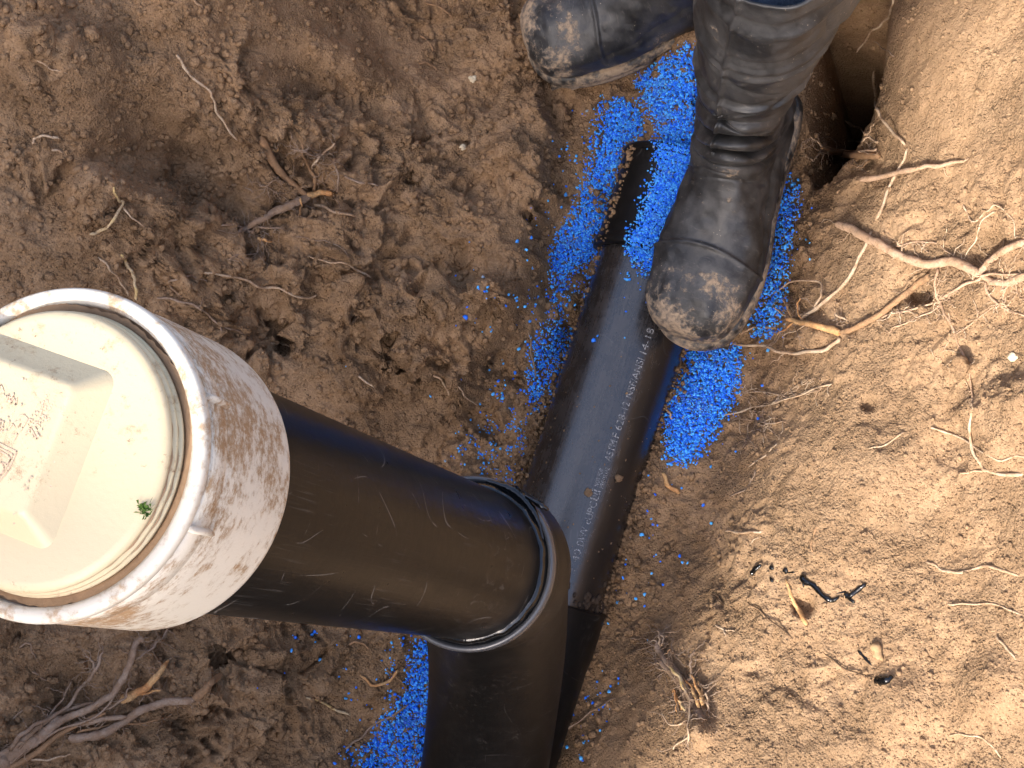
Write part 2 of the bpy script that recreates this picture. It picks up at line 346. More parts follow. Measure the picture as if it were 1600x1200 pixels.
end = np.maximum(sstep(1.1, 2.0, along[inside]), sstep(.72, 1.1, -along[inside])); zt = zt * (1 - end) + 1.0 * end
a_ = Z[inside]; k_ = 0.10; hmix = np.clip(0.5 + 0.5 * (a_ - zt) / k_, 0, 1)
Z[inside] = a_ * (1 - hmix) + zt * hmix - k_ * hmix * (1 - hmix)
Z = Z.reshape(sh)
# hand-placed lumps, hollows and ledges: pixel x, y, guess height, radius px, height
LUMPS = [(150,160,.29,70,.030),(300,165,.25,55,.026),(240,345,.24,60,.024),(180,110,.29,60,.012),(140,55,.31,14,.012),(110,340,.28,50,-.016),(260,230,.25,35,-.02),
 (420,140,.22,60,.016),(350,70,.25,70,.018),(560,180,.13,45,.014),(640,60,.08,80,-.016),(520,80,.18,45,.018),(460,270,.16,45,-.026),(300,400,.2,40,-.012),
 (380,500,.16,45,-.030),(440,440,.15,50,.010),(560,500,.1,50,.014),(650,480,.07,45,.016),(720,500,.04,50,.020),(790,480,.03,45,.022),(835,510,.02,22,.012),
 (690,330,.06,60,.014),(760,380,.04,50,.012),(830,420,.02,30,.012),(800,260,.03,50,.012),(870,280,.0,25,.012),(620,270,.09,40,-.010),(500,470,.12,40,-.010),
 (890,470,-.01,16,.018),(905,440,-.01,14,.014),(925,420,-.01,14,.012),(640,620,.03,30,.012),(560,600,.07,40,.012),(600,545,.08,30,-.012),
 (60,1080,.22,50,-.02),(200,1190,.14,60,.02),(400,1060,.07,40,.012),(330,1010,.10,40,-.012),(480,1060,.03,30,.010),(540,1020,.0,30,.008),(90,1000,.22,50,.012),
 (1440,455,.16,22,-.016),(1540,390,.2,30,-.010),(1550,670,.2,70,.012),(1500,690,.19,40,-.008),(1590,620,.22,40,.010),(1550,1080,.18,60,.010),(1400,1100,.15,60,.008),
 (1255,945,.11,18,-.010),(1500,575,.18,18,.008),(1355,630,.13,14,-.007),(1380,740,.14,80,.006),(1090,1140,.10,30,.014),
 (1250,395,.05,20,.010),(1320,270,.09,30,.010),(1270,530,.06,25,.012)]
for (lx, ly, lh, lr, la) in LUMPS:
    p = on_plane(lx, ly, lh); q = on_plane(lx + lr, ly, lh); rad = np.linalg.norm((q - p)[:2]) * 0.8
    ix = (GX > p[0] - 3 * rad) & (GX < p[0] + 3 * rad); iy = (GY > p[1] - 3 * rad) & (GY < p[1] + 3 * rad)
    sx = np.where(ix)[0]; sy = np.where(iy)[0]
    if not len(sx) or not len(sy): continue
    sub = np.ix_(sy, sx); d = np.sqrt((XX[sub] - p[0]) ** 2 + (YY[sub] - p[1]) ** 2) / rad
    Z[sub] += 1.6 * la * (1 - sstep(0.25, 1.6, d))
CH = [(820,120),(862,170),(893,225),(876,300),(856,370),(864,425),(846,500),(836,530),(792,556),(764,596),(738,645),(700,690)]
_cp = np.array([on_plane(x, y, .0)[:2] for x, y in CH]); _pol = np.r_[_cp, [on_plane(250, 690, 0)[:2], on_plane(250, 120, 0)[:2]]]
ix = np.where((GX > _cp[:, 0].min() - .22) & (GX < _cp[:, 0].max() + .04))[0]; iy = np.where((GY > _cp[:, 1].min() - .03) & (GY < _cp[:, 1].max() + .03))[0]
sub = np.ix_(iy, ix); qx, qy = XX[sub].ravel(), YY[sub].ravel(); ins = np.zeros(len(qx), bool); dist = np.full(len(qx), 9.0); seg_t = np.zeros(len(qx))
q3 = np.c_[qx, qy, np.zeros(len(qx))]; wob_ = 0.010 * vnoise(q3, .035, 78) + .006 * vnoise(q3, .012, 79)
for i in range(len(_pol)):
    (xa, ya), (xb, yb) = _pol[i - 1], _pol[i]
    ins ^= ((ya > qy) != (yb > qy)) & (qx < (xb - xa) * (qy - ya) / (yb - ya + 1e-12) + xa)
for i in range(1, len(_cp)):
    (xa, ya), (xb, yb) = _cp[i - 1], _cp[i]
    tt = np.clip(((qx - xa) * (xb - xa) + (qy - ya) * (yb - ya)) / ((xb - xa) ** 2 + (yb - ya) ** 2), 0, 1); dd = np.hypot(qx - xa - tt * (xb - xa), qy - ya - tt * (yb - ya)); seg_t = np.where(dd < dist, (i - 1 + tt) / (len(_cp) - 1), seg_t); dist = np.minimum(dist, dd)
sd_ = np.where(ins, dist, -dist) + wob_
Z[sub] += (0.050 * sstep(-.002, .007, sd_) * (1 - sstep(.02, .15, sd_)) * sstep(0, .12, seg_t) * (1 - sstep(.86, 1, seg_t))).reshape(len(iy), len(ix))
SLOT = [(1255,-80),(1408,-80),(1400,50),(1386,130),(1362,190),(1330,232),(1290,265),(1262,270),(1250,230),(1255,100)]
_sp = np.array([on_plane(x, y, .06)[:2] for x, y in SLOT]); ix = np.where((GX > _sp[:, 0].min() - .03) & (GX < _sp[:, 0].max() + .03))[0]; iy = np.where((GY > _sp[:, 1].min() - .03) & (GY < _sp[:, 1].max() + .03))[0]
sub = np.ix_(iy, ix); qx, qy = XX[sub].ravel(), YY[sub].ravel(); ins = np.zeros(len(qx), bool); dist = np.full(len(qx), 9.0)
wob_ = 0.004 * vnoise(np.c_[qx, qy, np.zeros(len(qx))], .05, 77)
for i in range(len(_sp)):
    (xa, ya), (xb, yb) = _sp[i - 1], _sp[i]
    ins ^= ((ya > qy) != (yb > qy)) & (qx < (xb - xa) * (qy - ya) / (yb - ya + 1e-12) + xa)
    tt = np.clip(((qx - xa) * (xb - xa) + (qy - ya) * (yb - ya)) / ((xb - xa) ** 2 + (yb - ya) ** 2), 0, 1); dist = np.minimum(dist, np.hypot(qx - xa - tt * (xb - xa), qy - ya - tt * (yb - ya)))
sd_ = np.where(ins, dist, -dist) + wob_
Z[sub] -= (0.62 * sstep(-.004, .050, sd_)).reshape(len(iy), len(ix))
# normals of the base form
gy, gx = np.gradient(Z, GY, GX); N = np.stack([-gx.ravel(), -gy.ravel(), np.ones(X.size)], 1); N /= np.linalg.norm(N, axis=1, keepdims=True)
V = np.stack([X, Y, Z.ravel()], 1)
core = (X > x0 - 0.6) & (X < x1 + 0.6) & (Y > y0 - 0.6) & (Y < y1 + 0.6)
Pc = V[core]; ac = across[core]; hc = Pc[:, 2] - plane_z(Pc[:, 0], Pc[:, 1])
left = sstep(-0.02, -0.12, ac); right = sstep(0.10, 0.24, ac)
Pw = Pc + 0.012 * np.stack([vnoise(Pc, 0.03, 90 + k) for k in range(3)], 1)
rg = 0.40 + 1.0 * fbm(Pc, 0.13, 5, 2)
rough = np.clip(0.42 + 0.58 * left - 0.15 * right, 0, 1) * np.clip(rg + 0.2, 0.12, 1.25)
big = 0.012 * fbm(Pc, 0.11, 21, 2) * (0.35 + 0.65 * left)
crack = np.abs(fbm(Pw, 0.060, 33, 4, 0.55)); ridg = (0.45 - crack) * 0.017 * rough
lumpy = -np.abs(vnoise(Pw, 0.021, 36)) * 0.009 - np.abs(vnoise(Pw * 1.07, 0.010, 37)) * 0.0058
jag = 0.0072 * fbm(Pw, 0.024, 38, 4, 0.62)
brk = sstep(0.05, 0.16, fbm(Pw, 0.045, 44, 3, .6)) * 0.014 * left            # little broken ledges
c2 = clods(Pw + 0.006 * np.stack([vnoise(Pc, 0.007, 190 + k) for k in range(3)], 1), 0.016, 61, 0.22) * 0.016 * 0.40 * rough
grain = (-np.abs(vnoise(Pc, 0.0066, 70)) * 0.0036 + 0.0020 * vnoise(Pc, 0.0044, 71)) * np.clip(rough + .25, 0, 1)
disp = big + ridg + (lumpy + jag) * (0.12 + 0.88 * rough) + brk * rough + c2 + grain
lowdisp = np.where((hc < 0.0) & (ac > -0.1) & (ac < 0.1), 0.55, 1.0)
V[core] = Pc + N[core] * (disp * lowdisp * np.clip(N[core][:, 2] * 3.2, .06, 1))[:, None]
ny, nx = sh; ii = np.arange(nx * ny).reshape(sh)
Q = np.stack([ii[:-1, :-1].ravel(), ii[:-1, 1:].ravel(), ii[1:, 1:].ravel(), ii[1:, :-1].ravel()], 1)
gm = mesh_np('ground', V, Q)
right_tone = np.zeros(len(V), np.float32); right_tone[core] = (right * (0.75 + 0.25 * vnoise(Pc, 0.06, 140))).astype(np.float32)
at = gm.attributes.new('right_tone', 'FLOAT', 'POINT'); at.data.foreach_set('value', right_tone)
ground = link('ground', gm, SOIL); tag(ground, 'brown clay soil of a dug trench with crumbly sloping sides', 'ground', kind='structure')
bvh = BVHTree.FromPolygons([Vector(v) for v in V[:, :].tolist()], [tuple(q) for q in Q.tolist()])
def hit(px, py):
    d = Vector(ray(px, py)).normalized(); h = bvh.ray_cast(Vector(ORI), d, 5)
    return (np.array(h[0]), np.array(h[1])) if h[0] is not None else (on_plane(px, py), np.array([0, 0, 1.0]))

# ------------------------------------------------------------------ garden wall behind the viewer whose shade falls into the trench
def garden_wall():
    t = NT('wall_render'); t.col(t.mix(t.noise(9, 5, .6), (.70, .67, .61), (.80, .77, .71))).rough(.9); t.bump(t.noise(140, 4), .004, .6)
    s = Vector((math.cos(SUN_AZ), math.sin(SUN_AZ), 0)); q = Vector((-s.y, s.x, 0)); q = q if q.x > 0 else -q
    c = s * 1.15 + q * -0.212; M = Matrix(((-q.x, s.x, 0, c.x), (-q.y, s.y, 0, c.y), (0, 0, 1, 0.5), (0, 0, 0, 1)))   # local X along the wall, Y its thickness
    e = empty('garden_wall', M, 'pale rendered garden wall whose shade covers the trench and the cap', 'wall')
    def bx(name, x0, x1, y0, y1, z0, z1):
        mb = MB(); mb.grid([[(x0, y0, z0), (x1, y0, z0), (x1, y1, z0), (x0, y1, z0)], [(x0, y0, z1), (x1, y0, z1), (x1, y1, z1), (x0, y1, z1)]], cap0=True, cap1=True); mb.obj(name, t.m, e, smooth=False)
    bx('wall_face', 0, 4.2, 0, .2, -.3, 1.58); bx('coping', -.012, 4.22, -.03, .23, 1.582, 1.64)
garden_wall()

# ------------------------------------------------------------------ drain pipe in the trench floor
PX = Vector(ray(935, 700)).normalized()                # roughly towards/away from the viewer
Mp = frame(PP, PD, -PX)                                # local Z along the pipe, local +X towards the viewer
def tube_prof(R, z0, z1, n=60, wall=0.006):
    return [(R - wall, z0)] + [(R - 0.0008, z0), (R, z0 + 0.001)] + [(R, z0 + (z1 - z0) * k / n) for k in range(1, n)] + [(R, z1 - 0.001), (R - 0.0008, z1), (R - wall, z1)]
t0p, t1p = -0.075, 0.42
def tag_axis(px, py):                                  # local (angle, z) on the drain pipe of a pixel
    v = Mp.inverted() @ Vector(on_cyl(px, py, PP, PD, R_PIPE)); return math.atan2(v.y, v.x), v.z
pipe = lathe(tube_prof(R_PIPE, t0p, t1p), 96).obj('drain_pipe', ABS_PIPE, M=Mp)
tag(pipe, 'dusty black plastic drain pipe with printed lettering lying along the trench floor', 'pipe')
# printed lettering
def text_mesh(s, size=1.0):
    cu = bpy.data.curves.new('t', 'FONT'); cu.body = s; cu.size = size; cu.resolution_u = 3
    o = bpy.data.objects.new('t', cu); COL.objects.link(o); bpy.context.view_layer.update()
    me = bpy.data.meshes.new_from_object(o.evaluated_get(bpy.context.evaluated_depsgraph_get()))
    v = [tuple(x.co) for x in me.vertices]; f = [tuple(p.vertices) for p in me.polygons]
    bpy.data.objects.remove(o); bpy.data.curves.remove(cu); bpy.data.meshes.remove(me); return np.array(v), f
def print_on_pipe(s, ya, yb, capmm, off=0.0):
    v, f = text_mesh(s); 
    ax, za = tag_axis(960 + (704 - ya) * 0.3293, ya); ax2, zb = tag_axis(960 + (704 - yb) * 0.3293, yb)
    v[:, 0] -= v[:, 0].min(); w = v[:, 0].max(); h = max(v[:, 1].max(), 0.3)
    mb = MB(); R = R_PIPE + 0.00035
    for x, y, _ in v:
        z = za + (zb - za) * x / w; a = ax + (ax2 - ax) * x / w + SGN * ((y / 0.7) * capmm + off) / 1000 / R
        mb.v.append((R * math.cos(a), R * math.sin(a), z))
    mb.f = f; mb.obj('printed_lettering', INK, pipe, smooth=False)
_aL = tag_axis(930, 704)[0]; _aR = tag_axis(960, 704)[0]; SGN = 1 if _aL > _aR else -1   # letter tops face the left side
for s, ya, yb, c, o in ((':', 893, 888, 6, 0), ('40', 879, 860, 7.5, 0), ('DWV', 854, 826, 7.5, 0), ('cUPC', 820, 786, 7.5, 0), ('NOT FOR', 763, 735, 4.2, 4.6), ('PRESSURE', 763, 731, 4.2, -1),
                        ('ASTM', 722, 690, 7.5, 0), ('F 628', 685, 650, 7.5, 0), ('-12', 648, 630, 7.5, 0), ('NSF/ANSI', 623, 562, 7.5, 0), ('14-18', 554, 515, 7.5, 0)):
    print_on_pipe(s, ya, yb, c, o)
mb = MB(); R = R_PIPE + 0.0004; ax, za = tag_axis(960 + (704 - 783) * .3293, 783); _, zb = tag_axis(960 + (704 - 768) * .3293, 768)
def pp(u, v): a = ax + SGN * (v * 9.5) / 1000 / R; return (R * math.cos(a), R * math.sin(a), za + (zb - za) * u)
for a0, a1, c0, c1 in ((0, 1, 0, .12), (0, 1, .88, 1), (0, .14, .12, .88), (.86, 1, .12, .88), (.3, .42, .25, .75), (.55, .7, .25, .75)):
    mb.poly([pp(a0, c0), pp(a1, c0), pp(a1, c1), pp(a0, c1)])
mb.obj('printed_square_mark', INK, pipe, smooth=False)
# coupling with stop rings
cz0 = Mp.inverted() @ Vector(on_cyl(950, 372, PP, PD, 0.063)); cz1 = Mp.inverted() @ Vector(on_cyl(1000, 222, PP, PD, 0.063))
ca, cb = cz0.z - .004, cz1.z + 0.0
cprof = [(R_PIPE + .0003, ca), (.0655, ca), (.0668, ca + .002), (.0668, ca + .008), (.0645, ca + .010), (.0640, ca + .014), (.0640, ca + .024), (.0630, ca + .027), (.0630, cb - .018), (.0645, cb - .016), (.0645, cb - .008), (.0668, cb - .007), (.0668, cb - .002), (.0655, cb), (R_PIPE + .0003, cb)]
coup = lathe(cprof, 96).obj('pipe_coupling', ABS_FIT, M=Mp); tag(coup, 'black plastic pipe coupling half buried in blue granules behind the boot toe', 'coupling')

# ------------------------------------------------------------------ riser, combination fitting, white adapter, plug
e_hint = Vector(riser(0.55)) - Vector(ORI)
Mr = frame(riser(0), RD, -e_hint)                      # local Z runs down the riser
def r_local(px, py, R): return Mr.inverted() @ Vector(on_cyl(px, py, RP, RD, R))
RIM, HUB0, HUB1 = 1.064, 0.507, 0.588
ris = lathe(tube_prof(R_PIPE, 0.54, 1.10), 128).obj('riser_pipe', ABS_RISER, M=Mr); tag(ris, 'scuffed black plastic riser pipe slanting up from the fitting to the white cap', 'pipe')
fit = empty('branch_fitting', frame(riser(RIM), RD, -e_hint), 'black plastic sweep fitting joining the riser to the drain pipe', 'pipe fitting')
Mfi = fit.matrix_world.inverted()
main = [(R_PIPE + .0004, -0.052), (.0615, -0.052), (.0628, -0.054), (.0628, -0.098), (.0622, -0.104), (.0615, -0.112), (.0615, -0.50), (.0665, -0.51), (.0665, -0.57), (.05, -.57)]
lathe(main, 96).obj('main_barrel', ABS_FIT, fit, M=Mfi @ Mp)
pts = [riser(RIM) + RD * s for s in (0.0, 0.02, 0.04)]
def at_depth(px, py, z): 
    d = W @ np.array([(px - 800) / F, (py - 600) / F, 1.0]); return ORI + d * z
b0 = riser(RIM + 0.05)
tang = W @ np.array([-0.02, 1.0, 0.10]); 

ctrl = [riser(RIM), riser(RIM + .02), b0, at_depth(772, 930, 1.235), at_depth(776, 1010, 1.325), at_depth(770, 1100, 1.395), at_depth(757, 1200, 1.432), at_depth(735, 1330, 1.45), drain(-0.45)]
def catmull(P, n):
    P = [np.asarray(p, float) for p in P]; P = [2 * P[0] - P[1]] + P + [2 * P[-1] - P[-2]]; out = []
    for i in range(1, len(P) - 2):
        for k in range(n):
            t = k / n; a, b, c, d = P[i - 1:i + 3]
            out.append(0.5 * (2 * b + (c - a) * t + (2 * a - 5 * b + 4 * c - d) * t * t + (3 * b - 3 * c + d - a) * t ** 3))
    out.append(P[-2]); return np.array(out)
def sweep(path, rad, n=24, hint=None):
    path = np.asarray(path); T = np.gradient(path, axis=0); T /= np.linalg.norm(T, axis=1, keepdims=True) + 1e-12
    u = np.array(hint if hint is not None else (0.31, 0.7, 0.2), float); rings = []
    for i, p in enumerate(path):
        u = u - T[i] * (u @ T[i]); u /= np.linalg.norm(u); v = np.cross(T[i], u); r = rad(i) if callable(rad) else rad[i]
        a = 2 * np.pi * np.arange(n) / n
        rr = r if np.isscalar(r) else r
        rings.append(p + rr * np.cos(a)[:, None] * u + rr * np.sin(a)[:, None] * v)
    return rings
path = catmull(ctrl, 14)
L = np.r_[0, np.cumsum(np.linalg.norm(np.diff(path, axis=0), axis=1))]
rad = np.interp(L, [0, .003, .052, .064, .5], [.0640, .0652, .0652, .0622, .0615])
MB().grid(sweep(path, rad, 96, W @ np.array([1.0, 0, 0])), cap1=True).obj('sweep_branch', ABS_FIT, fit, M=Mfi)
rimp = [(.0612, -.0004), (.0624, -.0024), (.0638, -.0032), (.0654, -.0026), (.0664, -.0004), (.0664, .0055), (.0658, .0075), (.0648, .0078)]
lathe(rimp, 128).obj('hub_rim', ABS_RIM, fit)
inner = [(R_PIPE, .004), (.0655, .004)]
def cj(a, z): return 0.0003 * math.sin(3 * a + 1) + 0.0004 * math.sin(11 * a) + 0.0004 * math.sin(23 * a + 2) * math.sin(2 * a)
cem = lathe([(R_PIPE - .0002, -.0075), (.0585, -.0070), (.0600, -.0050), (.0612, -.0026), (.0618, -.0006), (.0618, .003), (R_PIPE - .0002, .004)], 192, cj).obj('cement_bead', CEMENT, fit)
# squeezed-out cement lump on the upper side of the joint
def blob(path, radii, n=12, seed=0, flatn=None):
    p = catmull(path, 6); s = np.linspace(0, 1, len(p)); r = np.interp(s, np.linspace(0, 1, len(radii)), radii)
    r = r * (1 + 0.22 * np.array([math.sin(i * 1.7 + seed) * math.cos(i * 0.9 + seed * 3) for i in range(len(p))]))
    r[0] = r[-1] = 0.0001; return sweep(p, r, n)
def on_rim(px, py, R=.0665, dz=-0.002): 
    P0 = riser(RIM + dz); d = ray(px, py); q = ORI + d * ((P0 - ORI) @ RD) / (d @ RD); v = q - P0; return P0 + v / np.linalg.norm(v) * R
mb = MB(); mb.grid(blob([on_rim(750, 772, .0640), on_rim(785, 785, .0635), on_rim(810, 800, .0628), on_rim(830, 822, .0615), on_rim(848, 850, .060)], [.001, .0035, .0048, .0036, .002, .001], 14, 2))
mb.grid(blob([on_rim(800, 793, .066, -.004), on_rim(825, 803, .070, -.004), on_rim(842, 808, .073, .0)], [.001, .0026, .0014], 10, 5)); mb.obj('cement_squeeze_out', CEMENT, fit, M=Mfi)
# mud packed where the drain pipe enters the fitting
mb = MB()
for k in range(150):
    a, z = tag_axis(0, 0) if False else (random.uniform(-1.6, 1.6), random.gauss(-0.044, .006)); r = random.uniform(.0015, .004); c = Vector((R_PIPE * math.cos(a), R_PIPE * math.sin(a), z))
    mb.grid([[c + Vector((random.uniform(.5, 1) * r * math.cos(b) * math.sin(e), random.uniform(.5, 1) * r * math.sin(b) * math.sin(e), r * math.cos(e))) for b in np.arange(6) * math.pi / 3] for e in (0.25, 1.1, 2.0, 2.9)], cap0=True, cap1=True)
mudr = mb.obj('mud_ring', MUD, M=Mp); tag(mudr, 'dark wet mud caked round the pipe where it enters the fitting', 'mud', kind='stuff')

# white cleanout adapter
ad = empty('cleanout_adapter', Mr @ Matrix.Translation((0, 0, HUB0)), 'dirt-stained white plastic cleanout adapter on top of the black riser', 'pipe adapter')
H = HUB1 - HUB0
body = [(R_PIPE + .0003, H), (.0655, H), (.0672, H - .0015), (.0675, H - .004), (.0672, .030), (.0668, .0225), (.0664, .0215), (.0664, .0205), (.0670, .0195), (.0672, .0052), (.0612, .0054), (.0608, .03), (.0608, .06)]
lathe(body, 144).obj('body', PVC, ad)
lathe([(.0669, .0056), (.0676, .0046), (.0677, .002), (.0672, .0006), (.0660, 0), (.0630, 0), (.0612, .0010), (.0606, .0056)], 192).obj('lip', PVC_LIP, ad)
lathe([(.0618, .0012), (.0605, .0022), (.0575, .0032), (.0560, .004), (.0560, .006)], 288, lambda a, z: (.0016 * math.sin(2 * a + 1) + .0009 * math.sin(7 * a) * math.sin(5 * a) + .0005 * math.sin(61 * a) * math.sin(13 * a)) * (1 if z < .003 else .2)).obj('packed_dirt', GRIME, ad)
lathe([(.0616, .0038), (.058, .0046), (.0560, .0052)], 96).obj('packed_dirt', GRIME, ad)
for (ra, rb) in (((322, 618), (382, 648)), ((285, 826), (350, 834))):
    va = r_local(*ra, .0672); vb = r_local(*rb, .0672); a = math.atan2((va.y + vb.y) / 2, (va.x + vb.x) / 2); z0 = .004; z1 = .024; mb = MB(); rings = []
    for z, hh in ((z0, .0), (z0 + .002, .0032), ((z0 + z1) / 2, .0032), (z1 - .002, .0032), (z1, 0)):
        rings.append([((.0668 + hh * hq) * math.cos(a + da), (.0668 + hh * hq) * math.sin(a + da), z) for da, hq in ((-.022, -.2), (-.018, .7), (0, 1), (.018, .7), (.022, -.2))])
    mb.grid(rings, close_u=False); mb.obj('rib', PVC, ad)
# plug
pl = empty('cleanout_plug', Mr @ Matrix.Translation((0, 0, HUB0)), 'cream threaded cleanout plug with a raised square wrench head', 'plug')
FZ = -0.0085
prof = [(0, FZ + .0005), (.02, FZ), (.052, FZ), (.0548, FZ + .0006), (.0560, FZ + .0020), (.0562, FZ + .0032), (.0553, FZ + .0042), (.0553, FZ + .0048), (.0566, FZ + .0056), (.0570, FZ + .0066), (.0560, FZ + .0076), (.0560, FZ + .0082), (.0573, FZ + .0090), (.0576, FZ + .0100), (.0566, FZ + .0110), (.0566, FZ + .02)]
lathe(prof, 144).obj('threaded_disc', PLUG, pl)
for gz, gr_ in ((.0045, .0556), (.0079, .0563)):
    lathe([(gr_ - .001, FZ + gz - .0006), (gr_, FZ + gz - .0002), (gr_, FZ + gz + .0002), (gr_ - .001, FZ + gz + .0006)], 288, lambda a, z: .0006 * math.sin(3 * a + 1) + .0003 * math.sin(29 * a)).obj('thread_grime', GRIME, pl)
def on_disc(px, py, z):
    P0 = riser(z); d = ray(px, py); q = ORI + d * ((P0 - ORI) @ RD) / (d @ RD); return (pl.matrix_world.inverted() @ Vector(q))
HT = 0.010; topz = FZ - HT
c1_, c2_ = on_disc(117, 603, HUB0 + topz), on_disc(37, 810, HUB0 + topz)
ed = (c2_ - c1_); side = ed.length; ang = math.atan2(ed.y, ed.x); mid = (c1_ + c2_) / 2; inw = Vector((-mid.x, -mid.y, 0)).normalized()
nrm = Vector((-ed.y, ed.x, 0)).normalized(); nrm = nrm if nrm.dot(inw) > 0 else -nrm
cen = mid + nrm * side / 2; print('head side', side, 'centre', cen[:])
def rsq(s, rc, z, n=6):
    out = []
    for q in range(4):
        for k in range(n + 1):
            b = q * math.pi / 2 + (math.pi / 2) * k / n; cx = (1 if q in (0, 3) else -1) * (s - rc); cy = (1 if q < 2 else -1) * (s - rc)
            x, y = cx + rc * math.cos(b), cy + rc * math.sin(b)
            out.append((cen.x + x * math.cos(ang) - y * math.sin(ang), cen.y + x * math.sin(ang) + y * math.cos(ang), z))
    return out
s2 = side / 2
mb = MB(); mb.grid([rsq(s2 + .010, .006, FZ + .0004), rsq(s2 + .0085, .006, FZ - .0012), rsq(s2 + .0012, .004, topz + .0022), rsq(s2, .004, topz + .0006), rsq(s2 - .0016, .003, topz)], cap1=True); hd = mb.obj('square_head', PLUG, pl)
def on_head(px, py, dz=-.0003): v = on_disc(px, py, HUB0 + topz); return (v.x, v.y, topz + dz)
mb = MB()
def stroke(pts, w, mbx=mb, dz=-.0003):
    for (xa, ya), (xb, yb) in zip(pts[:-1], pts[1:]):
        l = math.hypot(xb - xa, yb - ya) + 1e-6; nx_, ny_ = -(yb - ya) / l * w / 2, (xb - xa) / l * w / 2; ex, ey = (xb - xa) / l * w * .3, (yb - ya) / l * w * .3
        lo = [on_head(xa + nx_ - ex, ya + ny_ - ey, dz), on_head(xb + nx_ + ex, yb + ny_ + ey, dz), on_head(xb - nx_ + ex, yb - ny_ + ey, dz), on_head(xa - nx_ - ex, ya - ny_ - ey, dz)]
        mbx.poly(lo)
stroke([(-40, 680), (0, 693), (27, 706), (13, 736), (0, 752), (-40, 740)], 2.0); stroke([(-36, 688), (0, 700), (21, 710), (8, 736), (-2, 748)], 1.6)
stroke([(2, 706), (14, 712), (17, 718), (11, 726), (2, 722), (7, 731), (2, 742), (-4, 744)], 1.8)
stroke([(10, 628), (14, 617), (18, 630), (21, 619), (25, 632), (27, 622)], 2.0); stroke([(-4, 604), (2, 602), (6, 612)], 2.4)
stroke([(30, 650), (38, 648), (44, 655), (36, 668), (30, 676)], 2); stroke([(40, 680), (48, 668), (58, 686), (60, 676)], 2); stroke([(15, 670), (20, 662), (24, 668)], 1.6)
stroke([(0, 655), (6, 660), (2, 670)], 2); stroke([(18, 680), (28, 678), (22, 690)], 1.6)
mb.obj('moulded_marks', STAIN, pl, smooth=False)
mb = MB()
for (cx, cy, sp_, m_) in ((72, 628, 5, 26), (66, 652, 6, 30), (50, 664, 6, 30), (58, 678, 4, 14), (36, 596, 2, 4), (20, 625, 7, 14), (8, 665, 8, 18), (60, 740, 20, 8), (30, 780, 14, 8)):
    for _ in range(m_):
        r0 = random.uniform(.7, 2.6); x_, y_ = cx + random.gauss(0, sp_), cy + random.gauss(0, sp_ * 1.3); n = 7
        if x_ > 100: continue
        mb.poly([on_head(x_ + r0 * random.uniform(.5, 1.2) * math.cos(2 * math.pi * k / n), y_ + r0 * random.uniform(.5, 1.3) * math.sin(2 * math.pi * k / n), -.0002 - .00001 * len(mb.f)/3) for k in range(n)])
mb.obj('stain_patch', STAIN, pl, smooth=False)
mo = MB(); mc = np.array(riser(HUB0 + FZ)); 
for k in range(60):
    v = on_disc(228 + random.gauss(0, 5), 797 + random.gauss(0, 4), HUB0 + FZ); dx, dy = random.gauss(0, .0014), random.gauss(0, .0014)
    mo.poly([(v.x, v.y, FZ - .0002), (v.x + dx, v.y + dy, FZ - random.uniform(.001, .003)), (v.x + dx + .0006, v.y + dy - .0006, FZ - random.uniform(.0004, .0024))])
mo = mo.obj('moss_tuft', MOSS, M=pl.matrix_world.copy()); tag(mo, 'tiny green moss tuft on the rim of the cream plug', 'moss')

# ------------------------------------------------------------------ person: rubber boots and jeans
ST = np.array([ # front y,z  back y,z  half width, boxiness of the underside
 (.2050,.036,.2050,.026,.004,1),(.2010,.053,.2010,.013,.027,1),(.1900,.066,.1900,.006,.041,1),(.1700,.0755,.1700,.003,.050,1),(.1400,.080,.1350,.002,.0555,1),
 (.1060,.088,.0950,.002,.0555,1),(.0820,.100,.0450,.002,.0505,1),(.0650,.116,-.005,.002,.0455,1),(.0555,.132,-.055,.003,.0435,.9),(.0510,.147,-.083,.014,.0425,.6),
 (.0490,.161,-.087,.045,.0420,.3),(.0490,.176,-.081,.090,.0435,.1),(.0505,.192,-.074,.130,.0470,0),(.0530,.212,-.074,.170,.0530,0),(.0560,.242,-.078,.215,.0590,0),(.0590,.277,-.081,.260,.0625,0),(.0610,.312,-.082,.305,.0640,0)])
def lean_xy(z, ln): return max(z - .125, 0) * ln[0], max(z - .125, 0) * ln[1]
